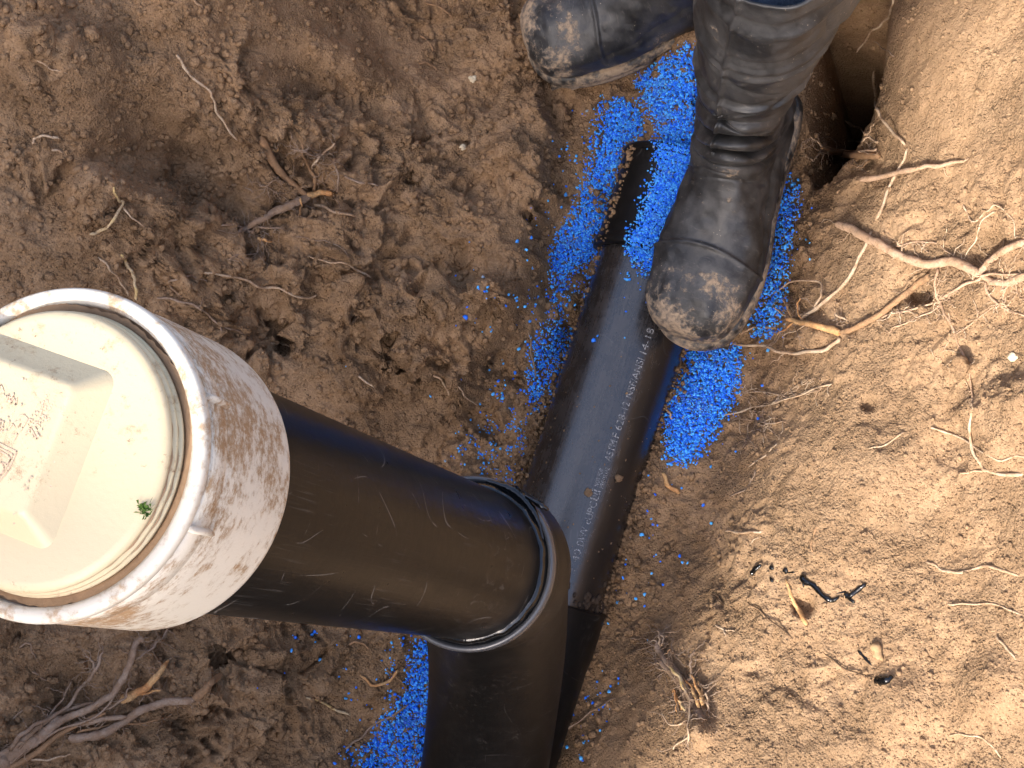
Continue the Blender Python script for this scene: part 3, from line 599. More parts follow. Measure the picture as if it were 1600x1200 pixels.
def boot(M, parent, label, sx=1, sd=0, ln=(0, 0)):
    S = catmull([r for r in ST], 22); n = 208; th = 2 * np.pi * np.arange(n) / n; rings = []
    k = np.arange(len(S)) / 22.0
    for i, (fy, fz, by, bz, w, bx) in enumerate(S):
        u, v = np.cos(th), np.sin(th); pu = np.where(u < 0, 1 - 0.55 * bx, 1 - 0.12 * bx); pv = np.where(u < 0, 1 - 0.35 * bx, 1.0)
        U = np.sign(u) * np.abs(u) ** pu; Vv = np.sign(v) * np.abs(v) ** pv; c = np.array([(fy + by) / 2, (fz + bz) / 2]); a = np.array([(fy - by) / 2, (fz - bz) / 2])
        fr = np.clip((u + 0.15) / 1.0, 0, 1); kk = k[i]; d = 0
        win = np.exp(-((kk - 10.2) / 1.9) ** 2); d = d + 0.0058 * win * fr ** 0.7 * (.55 - 1.6 * (1 - np.abs(np.sin(kk * 2.9 + 0.5 * np.abs(v) + 0.35 * np.sin(3 * th + sd)))) ** 2.5)
        d = d - 0.0030 * np.exp(-((kk - 11.6 - .8 * v) / .06) ** 2) * fr - 0.0026 * np.exp(-((kk - 12.4 + .9 * v) / .06) ** 2) * fr - .0024 * np.exp(-((kk - 13.7 - .5 * v) / .05) ** 2) * fr
        d = d + 0.0022 * win * np.sin(kk * 5.1 + 2.2 * v + sd)
        for kc, wd, am in ((13.05, .09, .0034), (13.3, .08, -.0022), (14.2, .07, .0030), (14.45, .07, .0030), (14.7, .06, -.0016), (15.5, .09, .0036), (15.75, .08, -.002)):
            tilt = 0.35 * np.cos(th); d = d + am * np.exp(-((kk - kc + tilt * .5) / wd) ** 2)
        d = d + 0.0034 * np.exp(-((np.abs(np.arctan2(v, u) - 0.30)) / .035) ** 2) * sstep(9, 9.6, kk)
        d = d - 0.0022 * sstep(4.75, 4.82, np.full(n, kk) + 0.35 * v * v) * (1 - sstep(7.6, 8.2, kk)) * (u > 0)
        d = d + 0.0022 * np.exp(-((kk - 4.75 + .35 * v * v) / .06) ** 2) * (u > -.1)
        d = d - 0.0011 * np.exp(-((kk - 8.0 + .9 * v * v) / .09) ** 2) * (u > 0.2)
        ra = 1 + d / max(w, .012)
        P = np.stack([w * Vv * ra, c[0] + a[0] * U * ra, c[1] + a[1] * U * ra + .018], 1)
        bmp = vnoise(P + sd, .030, 200 + sd) * .0024 + vnoise(P + sd, .012, 210 + sd) * .0011; ctr = np.array([0, c[0], c[1] + .018]); q = P - ctr
        P = P + q / (np.linalg.norm(q, axis=1, keepdims=True) + 1e-6) * (bmp * min(1, w / .03))[:, None]
        P[:, 0] *= sx
        P[:, 2] += np.clip(P[:, 2] - .165, 0, None) * .66; up_ = np.clip(P[:, 2] - .125, 0, None); P[:, 0] += up_ * ln[0]; P[:, 1] += up_ * ln[1]
        rings.append(P)
    top = rings[-1]; cc = top.mean(0)
    for s, dz in ((.985, .002), (.955, .001), (.94, -.004), (.93, -.08)): rings.append(cc + (top - cc) * np.array([s, s, 1]) + np.array([0, 0, dz]))
    mb = MB(); mb.grid(rings, cap0=True); b = mb.obj('rubber_boot', BOOT, parent, M=M); b['label'] = label
    ol = np.array([(.2095, 0), (.2070, .016), (.2010, .030), (.1880, .0445), (.165, .0550), (.132, .0605), (.09, .0585), (.045, .0500), (0, .0450), (-.045, .0435), (-.075, .0385), (-.089, .026), (-.095, .012), (-.096, 0)])
    olc = catmull(np.c_[ol, np.zeros(len(ol))], 5)[:, :2]; lp = [(x, y) for y, x in olc] + [(-x, y) for y, x in olc[-2:0:-1]]
    def lev(s, z, j=0): return [(sx * x * s * .93, .057 + (y - .057) * (1 - (1 - s) * .45), z + (0.004 * math.sin(y * 40) if j else 0)) for x, y in lp]
    mb = MB(); mb.grid([lev(.90, 0.0), lev(.985, .0015), lev(1.0, .006), lev(.985, .0085), lev(.985, .011), lev(1.012, .0125), lev(1.015, .0165), lev(1.0, .0205), lev(.965, .024), lev(.93, .0245)], cap0=True, cap1=True)
    mb.obj('sole', SOLE, b)
    mb = MB()
    for yy in np.arange(-.08, .19, .022):
        hw = np.interp(yy, ol[::-1, 0], ol[::-1, 1]) * .86
        mb.grid([[(-hw, yy, -.004), (hw, yy, -.004), (hw, yy + .012, -.004), (-hw, yy + .012, -.004)], [(-hw, yy, .001), (hw, yy, .001), (hw, yy + .012, .001), (-hw, yy + .012, .001)]], cap0=True)
    mb.obj('tread', SOLE, b, smooth=False)
    return b
def boot_matrix(toe_px, heel_px, z, lean=(0, 0), scale=1.0):
    """toe and a point behind it, both on the level z; lean tips the whole boot"""
    def lv(px, py): d = ray(px, py); return ORI + d * (z - CAM_Z) / d[2]
    a, b = lv(*toe_px), lv(*heel_px); f = Vector(a - b); f.z = 0; f.normalize(); upv = Vector((0, 0, 1)); r = f.cross(upv)
    M = Matrix(((r.x, f.x, 0, a[0]), (r.y, f.y, 0, a[1]), (r.z, f.z, 1, z), (0, 0, 0, 1)))
    return M @ Matrix.Rotation(lean[0], 4, 'X') @ Matrix.Rotation(lean[1], 4, 'Y') @ Matrix.Scale(scale, 4) @ Matrix.Translation((0, -.2095, 0))
FB = boot_matrix((1076, 548), (1180, 250), 0.106, (math.radians(-2), math.radians(0)), 0.91)
RB = boot_matrix((832, 98), (1020, 32), 0.092, (0, 0), 0.92)
LNF, LNR = (-.20, -.24), (0, -.1)
person = empty('person', Matrix.Translation((0.2, 0.4, 0.1)), 'person in muddy black rubber boots and blue jeans standing astride the drain pipe', 'person')
Pi = person.matrix_world.inverted()
bf = boot(Pi @ FB, person, 'black rubber boot planted toe down across the drain pipe', 1, 0, LNF)
br = boot(Pi @ RB, person, 'black rubber boot with a muddy toe on the blue granules', -1, 3, LNR)
def leg_pts(Mb, ln):
    return [Mb @ Vector((lean_xy(z, ln)[0], -.012 + lean_xy(z, ln)[1], z)) for z in (.24, .36, .47)]
lf, lr_ = leg_pts(FB, LNF), leg_pts(RB, LNR)
hip = (lf[2] + lr_[2]) / 2 + Vector((0.10, 0.22, 0)); hip.z = 0.98
hipF = hip + Vector((.09, -.02, -.02)); hipR = hip + Vector((-.09, .02, -.02))
knF = lf[2] + (lf[2] - lf[0]).normalized() * .16 + Vector((.02, .04, 0)); knR = lr_[2] + (lr_[2] - lr_[0]).normalized() * .16 + Vector((0.02, .06, 0))
vv = [lf[0], lf[2], knF, hipF, hip, hipR, knR, lr_[2], lr_[0]]; rr = [.042, .050, .062, .085, .13, .085, .062, .050, .042]
jm = bpy.data.meshes.new('jeans'); jm.from_pydata([tuple(v) for v in vv], [(i, i + 1) for i in range(len(vv) - 1)], []); jo = link('jeans', jm, DENIM)
sk = jo.modifiers.new('skin', 'SKIN'); 
for sv, r in zip(jm.skin_vertices[0].data, rr): sv.radius = (r, r)
jm.skin_vertices[0].data[4].use_root = True
jo.modifiers.new('sub', 'SUBSURF').levels = 3; jo.modifiers['sub'].render_levels = 3
bpy.context.view_layer.update(); jme = bpy.data.meshes.new_from_object(jo.evaluated_get(bpy.context.evaluated_depsgraph_get()))
bpy.data.objects.remove(jo); nv = np.array([v.co[:] for v in jme.vertices]); 
fold = vnoise(nv * np.array([1, 1, 2.2]), .07, 301) * .008 + vnoise(nv * np.array([1, 1, 3]), .03, 302) * .003; nn = np.array([v.normal[:] for v in jme.vertices])
jme.vertices.foreach_set('co', (nv + nn * fold[:, None]).astype(np.float32).ravel()); jme.update()
jme.polygons.foreach_set('use_smooth', [True] * len(jme.polygons)); jme.materials.clear()
jo = link('jeans', jme, DENIM, person, Pi)

# ------------------------------------------------------------------ roots
def project(poly, lift, wpx):
    out = []
    for i, (x, y) in enumerate(poly):
        p, nrm_ = hit(x, y); out.append(p)
    out = np.array(out)
    return out
ROOTN = [0]
def strand(mb, poly, w0, w1, l0=1.0, l1=0.0, n=7, wob=1.0, seed=0):
    """poly in photo pixels laid on the soil; widths in photo pixels; lift from the soil in mm at the ends"""
    dense = catmull([(x, y, 0) for x, y in poly], 5)
    jit = np.array([[math.sin(i * 1.3 + seed) + math.sin(i * 0.53 + 2 * seed), math.cos(i * 1.1 + seed * 1.7) + math.sin(i * .37 + seed)] for i in range(len(dense))]) * wob * 0.8
    dense[1:, :2] += jit[1:]
    P = []; Rr = []
    m = len(dense)
    hp = np.array([hit(x, y)[0] for x, y, _ in dense]); dep = ((hp - ORI) @ (W @ np.array([0, 0, 1.0])))
    # even out the depth along the strand so that it does not follow every crumb
    k = np.array([1, 2, 3, 2, 1.]) / 9; dp = np.r_[[dep[0]] * 2, dep, [dep[-1]] * 2]; ds = np.minimum(np.convolve(dp, k, 'valid'), dep + 0.004)
    for i in range(m):
        t = i / (m - 1); w = w0 + (w1 - w0) * t; r = (0.46 if w0 > 9 else .40) * w * ds[i] / F * (1 + (.12 if w0 < 9 else .04) * math.sin(i * 2.1 + seed) + (.08 if w0 < 9 else .03) * math.sin(i * 5.3 + seed))
        d = ray(dense[i][0], dense[i][1]); z = ds[i] - r * 0.7 - (l0 + (l1 - l0) * t) / 1000
        P.append(ORI + d * z); Rr.append(r)
    Rr[-1] *= 0.45; Rr[0] *= .8
    if w0 > 9:
        P = np.array(P); tt = np.linspace(0, 1, len(P)); t2 = np.linspace(0, 1, len(P) * 3); P = np.stack([np.interp(t2, tt, P[:, k]) for k in range(3)], 1); Rr = np.interp(t2, tt, Rr); n = 18
    rings = np.array(sweep(np.array(P), Rr, n))
    if w0 > 9:
        c = np.array(P)[:, None]; q = rings - c; fl = rings.reshape(-1, 3); big_ = np.median(Rr)
        nz = (0.13 * vnoise(fl, big_ * 1.5, 500) + 0.12 * vnoise(fl, big_ * .5, 501) + .08 * vnoise(fl, big_ * .25, 502)).reshape(rings.shape[:2])
        rings = c + q * (1 + nz[..., None])
    mb.grid(rings, cap0=True, cap1=True)
def root(label, mat, strands, lift=(1, 0), name='root', group=None):
    """first strand is the root itself, further ones are its rootlets (own parts)"""
    ROOTN[0] += 1; mbs = []
    p0 = hit(*strands[0][0][0])[0]
    e = empty(name, Matrix.Translation(p0), label, 'root' if name != 'twig' else 'twig', group) if len(strands) > 1 else None
    for j, s in enumerate(strands):
        poly, w0, w1 = s[:3]; l0, l1 = s[3] if len(s) > 3 else lift; mt = s[4] if len(s) > 4 else mat
        mb = MB(); strand(mb, poly, w0, w1, l0, l1, 9 if w0 > 9 else 6, 1.0 if w0 > 9 else 1.3, ROOTN[0] * 3.7 + j)
        if e is None:
            o = mb.obj(name, RT[mt]); tag(o, label, 'root' if name != 'twig' else 'twig', group)
        else:
            o = mb.obj('root_stem' if j == 0 else 'rootlet', RT[mt], e, M=e.matrix_world.inverted())
    if e is not None and len(strands) > 3:                       # fine hairs along the thicker strands
        rr2 = random.Random(ROOTN[0]); hm = MB()
        for poly, w0, w1, *rest in strands:
            l0, l1 = rest[0] if rest else lift; seg = catmull([(x, y, 0) for x, y in poly], 5)[:, :2]
            for _ in range(int(len(seg) * .8)):
                i = rr2.randrange(len(seg)); a = rr2.uniform(0, 6.28); ln_ = rr2.uniform(8, 38); pts_ = [tuple(seg[i])]
                for k in range(3): a += rr2.uniform(-.8, .8); pts_.append((pts_[-1][0] + ln_ / 3 * math.cos(a), pts_[-1][1] + ln_ / 3 * math.sin(a)))
                lf_ = l0 + (l1 - l0) * i / len(seg); strand(hm, pts_, 2.2, 1.2, lf_, max(lf_ * .6, 0) + rr2.uniform(0, 4), 4, .8, rr2.random() * 9)
        if hm.v: hm_o = hm.obj('root_hairs', RT['grey' if mat in ('grey', 'brown') else 'pale'], e, M=e.matrix_world.inverted()); hm_o['kind'] = 'stuff'
# right bank
root('thick pinkish forked root lying across the sunlit bank', 'pink', [
 ([(1308, 350), (1345, 366), (1390, 390), (1440, 412), (1490, 410), (1535, 430)], 14, 16, (9, -1)), ([(1532, 428), (1548, 408), (1570, 390), (1605, 378)], 12, 14, (0, 2)),
 ([(1535, 432), (1560, 442), (1580, 440), (1605, 430)], 11, 13, (-1, 1)), ([(1535, 432), (1500, 448), (1475, 465), (1440, 480), (1400, 488), (1370, 498)], 7, 3, (1, 0)),
 ([(1465, 420), (1462, 455), (1470, 480), (1490, 515), (1512, 575), (1520, 635)], 7, 4, (1, 0)), ([(1540, 440), (1547, 466), (1575, 485), (1605, 493)], 6, 4, (1, 1)),
 ([(1470, 478), (1440, 495), (1400, 510), (1385, 520)], 4, 2), ([(1530, 432), (1560, 428), (1605, 428)], 5, 4, (4, 3)), ([(1585, 440), (1592, 460), (1605, 470)], 3, 2),
 ([(1570, 447), (1568, 465), (1566, 478)], 3, 2), ([(1560, 470), (1520, 505), (1485, 530), (1470, 560)], 3, 2), ([(1400, 385), (1440, 378), (1470, 385), (1490, 400)], 3, 2, (2, 1))])
root('pale wandering root curling over the dark soil patch on the right', 'pale', [([(1518, 630), (1517, 690), (1532, 728), (1550, 738), (1605, 742)], 6, 8), ([(1455, 668), (1490, 680), (1525, 700), (1560, 718), (1590, 712), (1605, 718)], 4, 4), ([(1495, 740), (1520, 738), (1545, 734)], 4, 4)])
root('thin hooked hair root above the forked root at the right edge', 'pale', [([(1505, 320), (1520, 345), (1540, 330), (1558, 322), (1580, 342), (1588, 372)], 4, 3), ([(1556, 330), (1532, 345), (1527, 372), (1506, 405)], 4, 3)])
root('reddish brown root running down from the forked root to a frayed stub', 'brown', [([(1452, 432), (1420, 455), (1380, 488), (1340, 510), (1312, 520)], 12, 9, (1, 3)), ([(1312, 520), (1280, 511), (1250, 503), (1228, 498)], 13, 7, (3, 14), 'orange'),
 ([(1240, 502), (1222, 490), (1208, 478)], 5, 2, (10, 18), 'pale'), ([(1240, 502), (1232, 485), (1222, 466)], 5, 2, (10, 16), 'orange'), ([(1245, 500), (1228, 512), (1215, 524)], 5, 2, (10, 16), 'orange'),
 ([(1262, 505), (1240, 518), (1220, 526)], 3, 2, (8, 14), 'pale'), ([(1255, 500), (1245, 480), (1250, 465)], 4, 2, (9, 16), 'orange'), ([(1305, 490), (1325, 505)], 5, 3, (4, 1), 'pale')])
root('long pale root dangling from the bank edge beside the boot shaft', 'pale', [([(1414, 226), (1395, 206), (1375, 180), (1367, 155), (1365, 112)], 6, 6, (2, 55))])
root('pale root winding down the sunlit slope behind the forked root', 'pale', [([(1418, 232), (1408, 258), (1390, 292), (1368, 345)], 5, 7, (1, 4)), ([(1362, 362), (1345, 400), (1320, 440), (1285, 475), (1252, 500)], 7, 8, (2, 6))])
root('stout pink-barked root stub pointing left over the shaded ledge', 'pink', [([(1515, 248), (1470, 258), (1440, 262), (1395, 272), (1340, 281)], 7, 12, (0, 16)), ([(1475, 262), (1482, 278)], 3, 2)])
root('frayed root tuft jutting out beside the boot ankle', 'brown', [([(1372, 244), (1335, 243), (1300, 236), (1285, 232)], 13, 9, (6, 40)), ([(1300, 234), (1282, 226), (1268, 213)], 5, 3, (38, 50), 'pale'), ([(1295, 236), (1280, 240), (1272, 252)], 4, 2, (38, 46), 'pale'),
 ([(1370, 232), (1350, 236), (1310, 236)], 5, 4, (12, 42), 'pink'), ([(1360, 250), (1345, 262), (1325, 258)], 3, 2, (10, 24))])
root('white forked rootlet above the frayed root tuft', 'pale', [([(1372, 222), (1355, 212), (1340, 200), (1321, 189)], 5, 5, (6, 36)), ([(1358, 214), (1342, 222), (1326, 219)], 4, 3, (16, 30)), ([(1355, 212), (1362, 200), (1366, 192)], 3, 2, (16, 24))])
root('thin white root hanging in the dark gap at the top edge', 'pale', [([(1397, -4), (1390, 20), (1378, 38), (1358, 55), (1338, 83)], 5, 4, (20, 70)), ], )
root('fine grey rootlet in the dark gap below the hanging root', 'grey', [([(1397, 88), (1382, 78), (1366, 64)], 3, 2, (4, 20))])
root('pale root reaching left from the bank foot to the boot toe', 'pale', [([(1312, 528), (1290, 545), (1250, 552), (1225, 552), (1195, 540), (1142, 538)], 9, 5, (1, 14)), ([(1225, 552), (1215, 562), (1200, 570)], 3, 2)])
root('looping hair root between the boot sole and the frayed stub', 'pale', [([(1272, 480), (1285, 458), (1276, 438), (1235, 442), (1208, 462)], 5, 3, (8, 10))])
root('short pink rootlet lying against the boot toe', 'pink', [([(1212, 512), (1190, 512), (1172, 514), (1158, 522)], 5, 4, (6, 10))])
root('fan of fine hair roots on the bank below the boot toe', 'pale', [([(1300, 600), (1260, 612), (1215, 628), (1170, 640), (1130, 650)], 4, 3, (2, 6)), ([(1230, 622), (1200, 612), (1150, 616)], 3, 2, (3, 5)), ([(1190, 632), (1195, 660), (1192, 700)], 3, 2), ([(1215, 627), (1235, 610), (1250, 600)], 3, 2), ([(1180, 640), (1170, 660), (1168, 685)], 3, 2), ([(1228, 660), (1200, 662), (1180, 656)], 3, 2, (4, 2))])
root('pale sliver of root on the shaded foot of the bank', 'pale', [([(1214, 694), (1195, 712), (1170, 730)], 4, 3)])
root('thin dark rootlet sagging down the shaded foot of the bank', 'grey', [([(1180, 735), (1168, 760), (1138, 780)], 4, 3)])
root('single straw-coloured root fibre high on the sunlit bank', 'pale', [([(1412, 675), (1385, 695), (1358, 700)], 4, 3)])
root('short pale root stub poking out of the shaded slope', 'pale', [([(1192, 830), (1160, 832), (1131, 831)], 5, 5, (1, 8)), ([(1185, 840), (1170, 850)], 3, 2)])
root('curled orange root scrap beside the drain pipe', 'orange', [([(1037, 738), (1045, 758), (1062, 770)], 8, 10, (2, 1))])
root('white root sliver touching the side of the drain pipe', 'pale', [([(1052, 655), (1045, 645), (1036, 635)], 5, 4, (4, 14))])
root('torn woody root stump with orange splinters at the shaded foot', 'grey', [([(1106, 1170), (1094, 1125), (1078, 1085), (1055, 1052), (1034, 1024), (1026, 1004)], 20, 10, (-15, 14)), ([(1092, 1172), (1082, 1125), (1066, 1080), (1046, 1050), (1030, 1030)], 14, 7, (-14, 14)), ([(1116, 1165), (1106, 1125), (1094, 1095), (1086, 1075)], 14, 6, (-14, 8), 'brown'),
 ([(1072, 1078), (1058, 1056), (1046, 1042)], 9, 4, (14, 18), 'yellow'), ([(1098, 1102), (1090, 1075), (1080, 1052)], 9, 3, (8, 12), 'orange'), ([(1092, 1106), (1084, 1080), (1070, 1060)], 8, 3, (9, 14), 'orange'), ([(1100, 1100), (1096, 1078), (1092, 1066)], 6, 2, (6, 9), 'orange'),
 ([(1066, 1108), (1058, 1090), (1051, 1078)], 8, 3, (4, 8), 'orange'), ([(1072, 1112), (1064, 1098), (1058, 1096)], 7, 3, (4, 8), 'yellow'), ([(1084, 1064), (1078, 1045), (1080, 1030), (1085, 1014)], 6, 4, (8, 12)), ([(1030, 1014), (1022, 1002), (1012, 1004)], 4, 2, (15, 18), 'pale'), ([(1030, 1008), (1031, 995), (1026, 983)], 5, 2, (15, 18), 'pale'), ([(1034, 1010), (1036, 998), (1032, 990)], 3, 2, (15, 18), 'pale'), ([(1040, 1022), (1046, 1014), (1054, 1022)], 3, 2, (14, 16), 'brown'), ([(1036, 1036), (1026, 1036), (1018, 1040)], 3, 2, (12, 12), 'pale'), ([(1044, 1048), (1032, 1046), (1022, 1044)], 3, 2, (12, 12), 'pale'),
 ([(1066, 1070), (1078, 1100), (1076, 1130), (1074, 1160)], 4, 4, (18, 8), 'pale'), ([(1076, 1125), (1050, 1134), (1033, 1113)], 4, 3, (10, 12), 'pale'), ([(1108, 1112), (1105, 1097), (1103, 1082)], 5, 4, (5, 12), 'pale'), ([(1052, 1076), (1056, 1095), (1058, 1112)], 4, 3, (10, 8), 'orange'), ([(1076, 1150), (1062, 1160), (1050, 1172)], 4, 3, (6, 2), 'pale')], name='root_stump')
root('faint buried root line crossing the right bank near the edge', 'pale', [([(1448, 878), (1470, 890), (1495, 894), (1545, 885), (1605, 906)], 6, 6, (-1, 0))])
root('thin straight root fibre on the lower right bank', 'pale', [([(1480, 944), (1520, 943), (1560, 947), (1605, 966)], 4, 4)])
root('tan root fibre arching near the bottom right corner', 'pale', [([(1483, 1150), (1510, 1148), (1540, 1156), (1568, 1188)], 4, 4)])
root('stubby tan root piece on the bank at the right edge', 'pale', [([(1558, 995), (1570, 1010), (1586, 1032)], 6, 4)])
root('orange root bark strip under the black cement spill', 'orange', [([(1228, 905), (1240, 940), (1262, 976)], 5, 13, (0, 0))])
root('thin dark straight twig below the black cement spill', 'dark', [([(1169, 942), (1195, 962), (1240, 998)], 3, 3, (2, 2))], name='twig')
root('thin dark twig pointing to the shiny cement drop', 'dark', [([(1289, 1022), (1318, 1042), (1346, 1055), (1366, 1060)], 3, 3, (2, 1))], name='twig')
root('dark broken twig on the shaded slope beside the fitting', 'dark', [([(1112, 926), (1130, 940), (1148, 953)], 3, 3)], name='twig')
root('small pale forked rootlet beside the orange-splintered stump', 'pale', [([(1118, 976), (1132, 984), (1148, 988)], 4, 3), ([(1132, 984), (1133, 996)], 3, 2)])
root('dim root fibre bridging blue granules right of the fitting', 'grey', [([(862, 1162), (895, 1132), (930, 1108), (962, 1092)], 5, 3, (12, 2))])
root('faint upright root trace on the bank above the spill', 'brown', [([(1280, 820), (1268, 845), (1270, 872)], 7, 4, (-2, -1))])
# left wall
root('branching orange-brown root cluster on the left wall', 'brown', [([(405, 212), (430, 258), (455, 286), (480, 308)], 15, 11, (1, 10)), ([(482, 308), (445, 324), (410, 342), (385, 356), (372, 362)], 15, 7, (8, 1), 'grey'), ([(478, 306), (500, 302), (520, 303)], 12, 8, (10, 12), 'orange'),
 ([(492, 298), (488, 272), (475, 245), (470, 222)], 8, 4, (10, 6)), ([(487, 262), (500, 246), (512, 232), (525, 224)], 5, 4, (9, 14), 'pale'), ([(498, 248), (480, 238), (454, 231)], 4, 3, (8, 10), 'grey'), ([(525, 302), (528, 280), (524, 246)], 5, 3, (10, 8), 'grey'),
 ([(435, 275), (420, 288), (402, 294)], 4, 2, (5, 1), 'grey'), ([(415, 290), (430, 300), (438, 315)], 3, 2, (3, 1), 'grey'), ([(470, 310), (470, 325), (468, 336)], 4, 3, (10, 12), 'orange'), ([(424, 232), (432, 238), (434, 228)], 6, 3, (2, 5), 'orange')])
root('tan rootlet pointing right below the orange-brown root cluster', 'pale', [([(492, 320), (520, 330), (558, 338)], 6, 4, (6, 10))])
root('short tan rootlet right of the orange-brown root cluster', 'grey', [([(538, 275), (560, 284), (588, 291)], 5, 4, (1, 6))])
root('grey bent rootlet at the lower tip of the root cluster', 'grey', [([(345, 352), (378, 354), (390, 361), (405, 356), (440, 358)], 5, 4, (1, 6)), ([(405, 356), (406, 345)], 3, 2), ([(402, 372), (412, 374), (424, 379)], 7, 4, (1, 4), 'orange'), ([(355, 405), (375, 398), (400, 398), (404, 382)], 4, 3)])
root('short grey fibres left of the orange-brown root cluster', 'grey', [([(362, 288), (380, 292), (396, 302)], 4, 3), ([(380, 264), (388, 278), (396, 290)], 4, 2)])
root('long white zigzag root fibre hanging high on the left wall', 'pale', [([(276, 86), (290, 108), (302, 122), (325, 142), (334, 156), (345, 186), (370, 221)], 6, 4, (2, 8))])
root('thin white fibre near the upper left corner', 'pale', [([(52, 92), (78, 107), (106, 114)], 4, 3)])
root('small bent white root on the wall above the cap', 'pale', [([(50, 224), (58, 214), (75, 214), (92, 217)], 6, 5, (0, 5))])
root('short straw bit beneath the small bent white root', 'pale', [([(81, 235), (100, 238)], 5, 4)])
root('forked yellowish root sprout standing out of the left wall', 'yellow', [([(178, 292), (184, 312), (191, 320), (176, 345), (158, 360), (141, 368)], 5, 7, (1, 14)), ([(192, 324), (204, 340), (226, 353)], 4, 3, (4, 6), 'pale')])
root('yellow root rising just behind the white cap', 'yellow', [([(190, 398), (200, 416), (210, 432), (211, 450), (213, 470)], 7, 6, (1, 10)), ([(200, 415), (194, 428), (190, 440)], 3, 2, (2, 2), 'grey')])
root('thin pale fibre left of the yellow root behind the cap', 'pale', [([(154, 402), (170, 420), (188, 438), (200, 462)], 4, 4, (2, 6))])
root('long pale root snaking along the wall right of the cap', 'pale', [([(318, 426), (345, 428), (388, 440), (400, 448), (435, 450), (475, 467), (495, 462)], 5, 5, (1, 6)), ([(300, 430), (270, 438), (264, 446), (284, 463)], 5, 4, (2, 3), 'grey'), ([(300, 430), (320, 440), (330, 448)], 4, 2, (2, 1), 'grey')])
root('brown root fibre creeping down beside the white adapter', 'grey', [([(245, 466), (280, 470), (310, 480), (330, 496), (345, 510), (370, 516), (398, 532)], 5, 4, (2, 2)), ([(345, 510), (347, 528)], 4, 3), ([(310, 480), (318, 465)], 3, 2)])
root('pale curved root fibre in the middle of the left wall', 'pale', [([(482, 400), (515, 410), (545, 415), (582, 435)], 3, 5, (0, 5))])
root('faint arched fibre above the pale curved root', 'grey', [([(462, 370), (490, 374), (515, 378), (535, 390), (546, 406)], 3, 2)])
root('short pale splinter beside the adapter shoulder', 'pale', [([(424, 536), (440, 538), (453, 542)], 5, 3, (1, 3))])
root('brown rootlet at the top of the left wall', 'brown', [([(656, 55), (672, 68), (682, 92)], 5, 4), ([(664, 60), (680, 58)], 4, 3)])
root('short tan rootlet below the rootlet at the top', 'brown', [([(655, 100), (672, 100), (684, 110)], 5, 4)])
root('dark rootlet arched at the very top edge', 'brown', [([(664, 4), (690, 12), (706, 30)], 4, 3, (2, 4))])
root('tiny white sprout at the top edge left of centre', 'pale', [([(298, -4), (308, 4), (318, 13)], 5, 4)])
root('pale root hook among crumbs above the riser', 'pale', [([(678, 586), (690, 596), (702, 618)], 5, 4, (2, 5))])
root('thin root fibre leaning toward the blue crumbs', 'pale', [([(716, 604), (728, 620), (748, 634)], 4, 3, (2, 3))])
root('fine vertical root hair beside the blue strip', 'grey', [([(826, 520), (830, 545), (838, 590)], 4, 3, (4, 6))])
root('tiny tan splinter pointing down in the crumbs', 'pale', [([(560, 588), (572, 596), (582, 606)], 5, 3, (2, 3))])
# lower left
root('large grey forked root sweeping out of the lower left corner', 'grey', [([(-12, 1203), (30, 1172), (62, 1148), (98, 1122)], 30, 19, (2, 8)), ([(-10, 1186), (30, 1160), (70, 1128), (110, 1108), (150, 1098)], 12, 5, (10, 14)), ([(-10, 1208), (50, 1180), (90, 1150), (130, 1128), (165, 1112)], 12, 6, (6, 12), 'brown'), ([(10, 1195), (60, 1160), (100, 1138), (150, 1120), (175, 1090), (182, 1062)], 6, 3, (14, 16)), ([(30, 1170), (75, 1120), (100, 1090), (112, 1062)], 5, 3, (14, 12)), ([(120, 1145), (170, 1134), (230, 1128), (268, 1116)], 6, 3, (4, 3), 'brown'), ([(70, 1140), (110, 1120), (160, 1095), (186, 1072), (202, 1040), (212, 1005), (226, 998)], 13, 9, (12, 26)), ([(16, 1172), (35, 1145), (60, 1130), (98, 1112), (125, 1075), (136, 1064)], 9, 6, (16, 18)),
 ([(136, 1065), (152, 1040), (162, 1018)], 8, 5, (18, 20)), ([(150, 1048), (146, 1036), (138, 1028)], 5, 3, (18, 22)), ([(110, 1152), (140, 1152), (175, 1140), (215, 1112), (250, 1100), (305, 1094)], 15, 13, (2, 10)), ([(305, 1094), (322, 1075), (348, 1052)], 16, 9, (10, 8), 'brown'),
 ([(112, 1136), (150, 1126), (198, 1118)], 10, 8, (6, 10)), ([(188, 1095), (215, 1082), (240, 1062), (264, 1032)], 16, 8, (8, 18), 'orange'), ([(165, 1108), (192, 1092), (202, 1076)], 6, 4, (12, 16)), ([(212, 1030), (238, 1012), (252, 998), (268, 974)], 5, 3, (22, 14)), ([(210, 1085), (235, 1082), (250, 1078)], 6, 4, (12, 12), 'orange')])
root('small pale rootlet beneath the big corner root', 'pale', [([(48, 1186), (72, 1188), (100, 1182), (110, 1178)], 5, 3, (4, 5))])
root('hair root on the dark wall below the cap', 'grey', [([(30, 1012), (45, 1004), (52, 1020), (64, 1042)], 4, 3), ([(50, 1050), (75, 1062), (95, 1066)], 4, 3), ([(118, 1074), (112, 1085), (120, 1094)], 3, 2)])
root('short grey fibre at the left edge below the cap', 'grey', [([(20, 1124), (40, 1108), (60, 1112)], 4, 3)])
root('tan root splinter in the crumbs below the riser', 'yellow', [([(478, 1090), (500, 1094), (520, 1108), (546, 1118)], 4, 6, (0, 3))])
root('orange torn rootlet at the edge of the blue granules', 'orange', [([(562, 1055), (582, 1070), (602, 1066), (624, 1048)], 5, 7, (2, 6)), ([(590, 1030), (612, 1052), (640, 1078)], 3, 3, (2, 5), 'brown')])
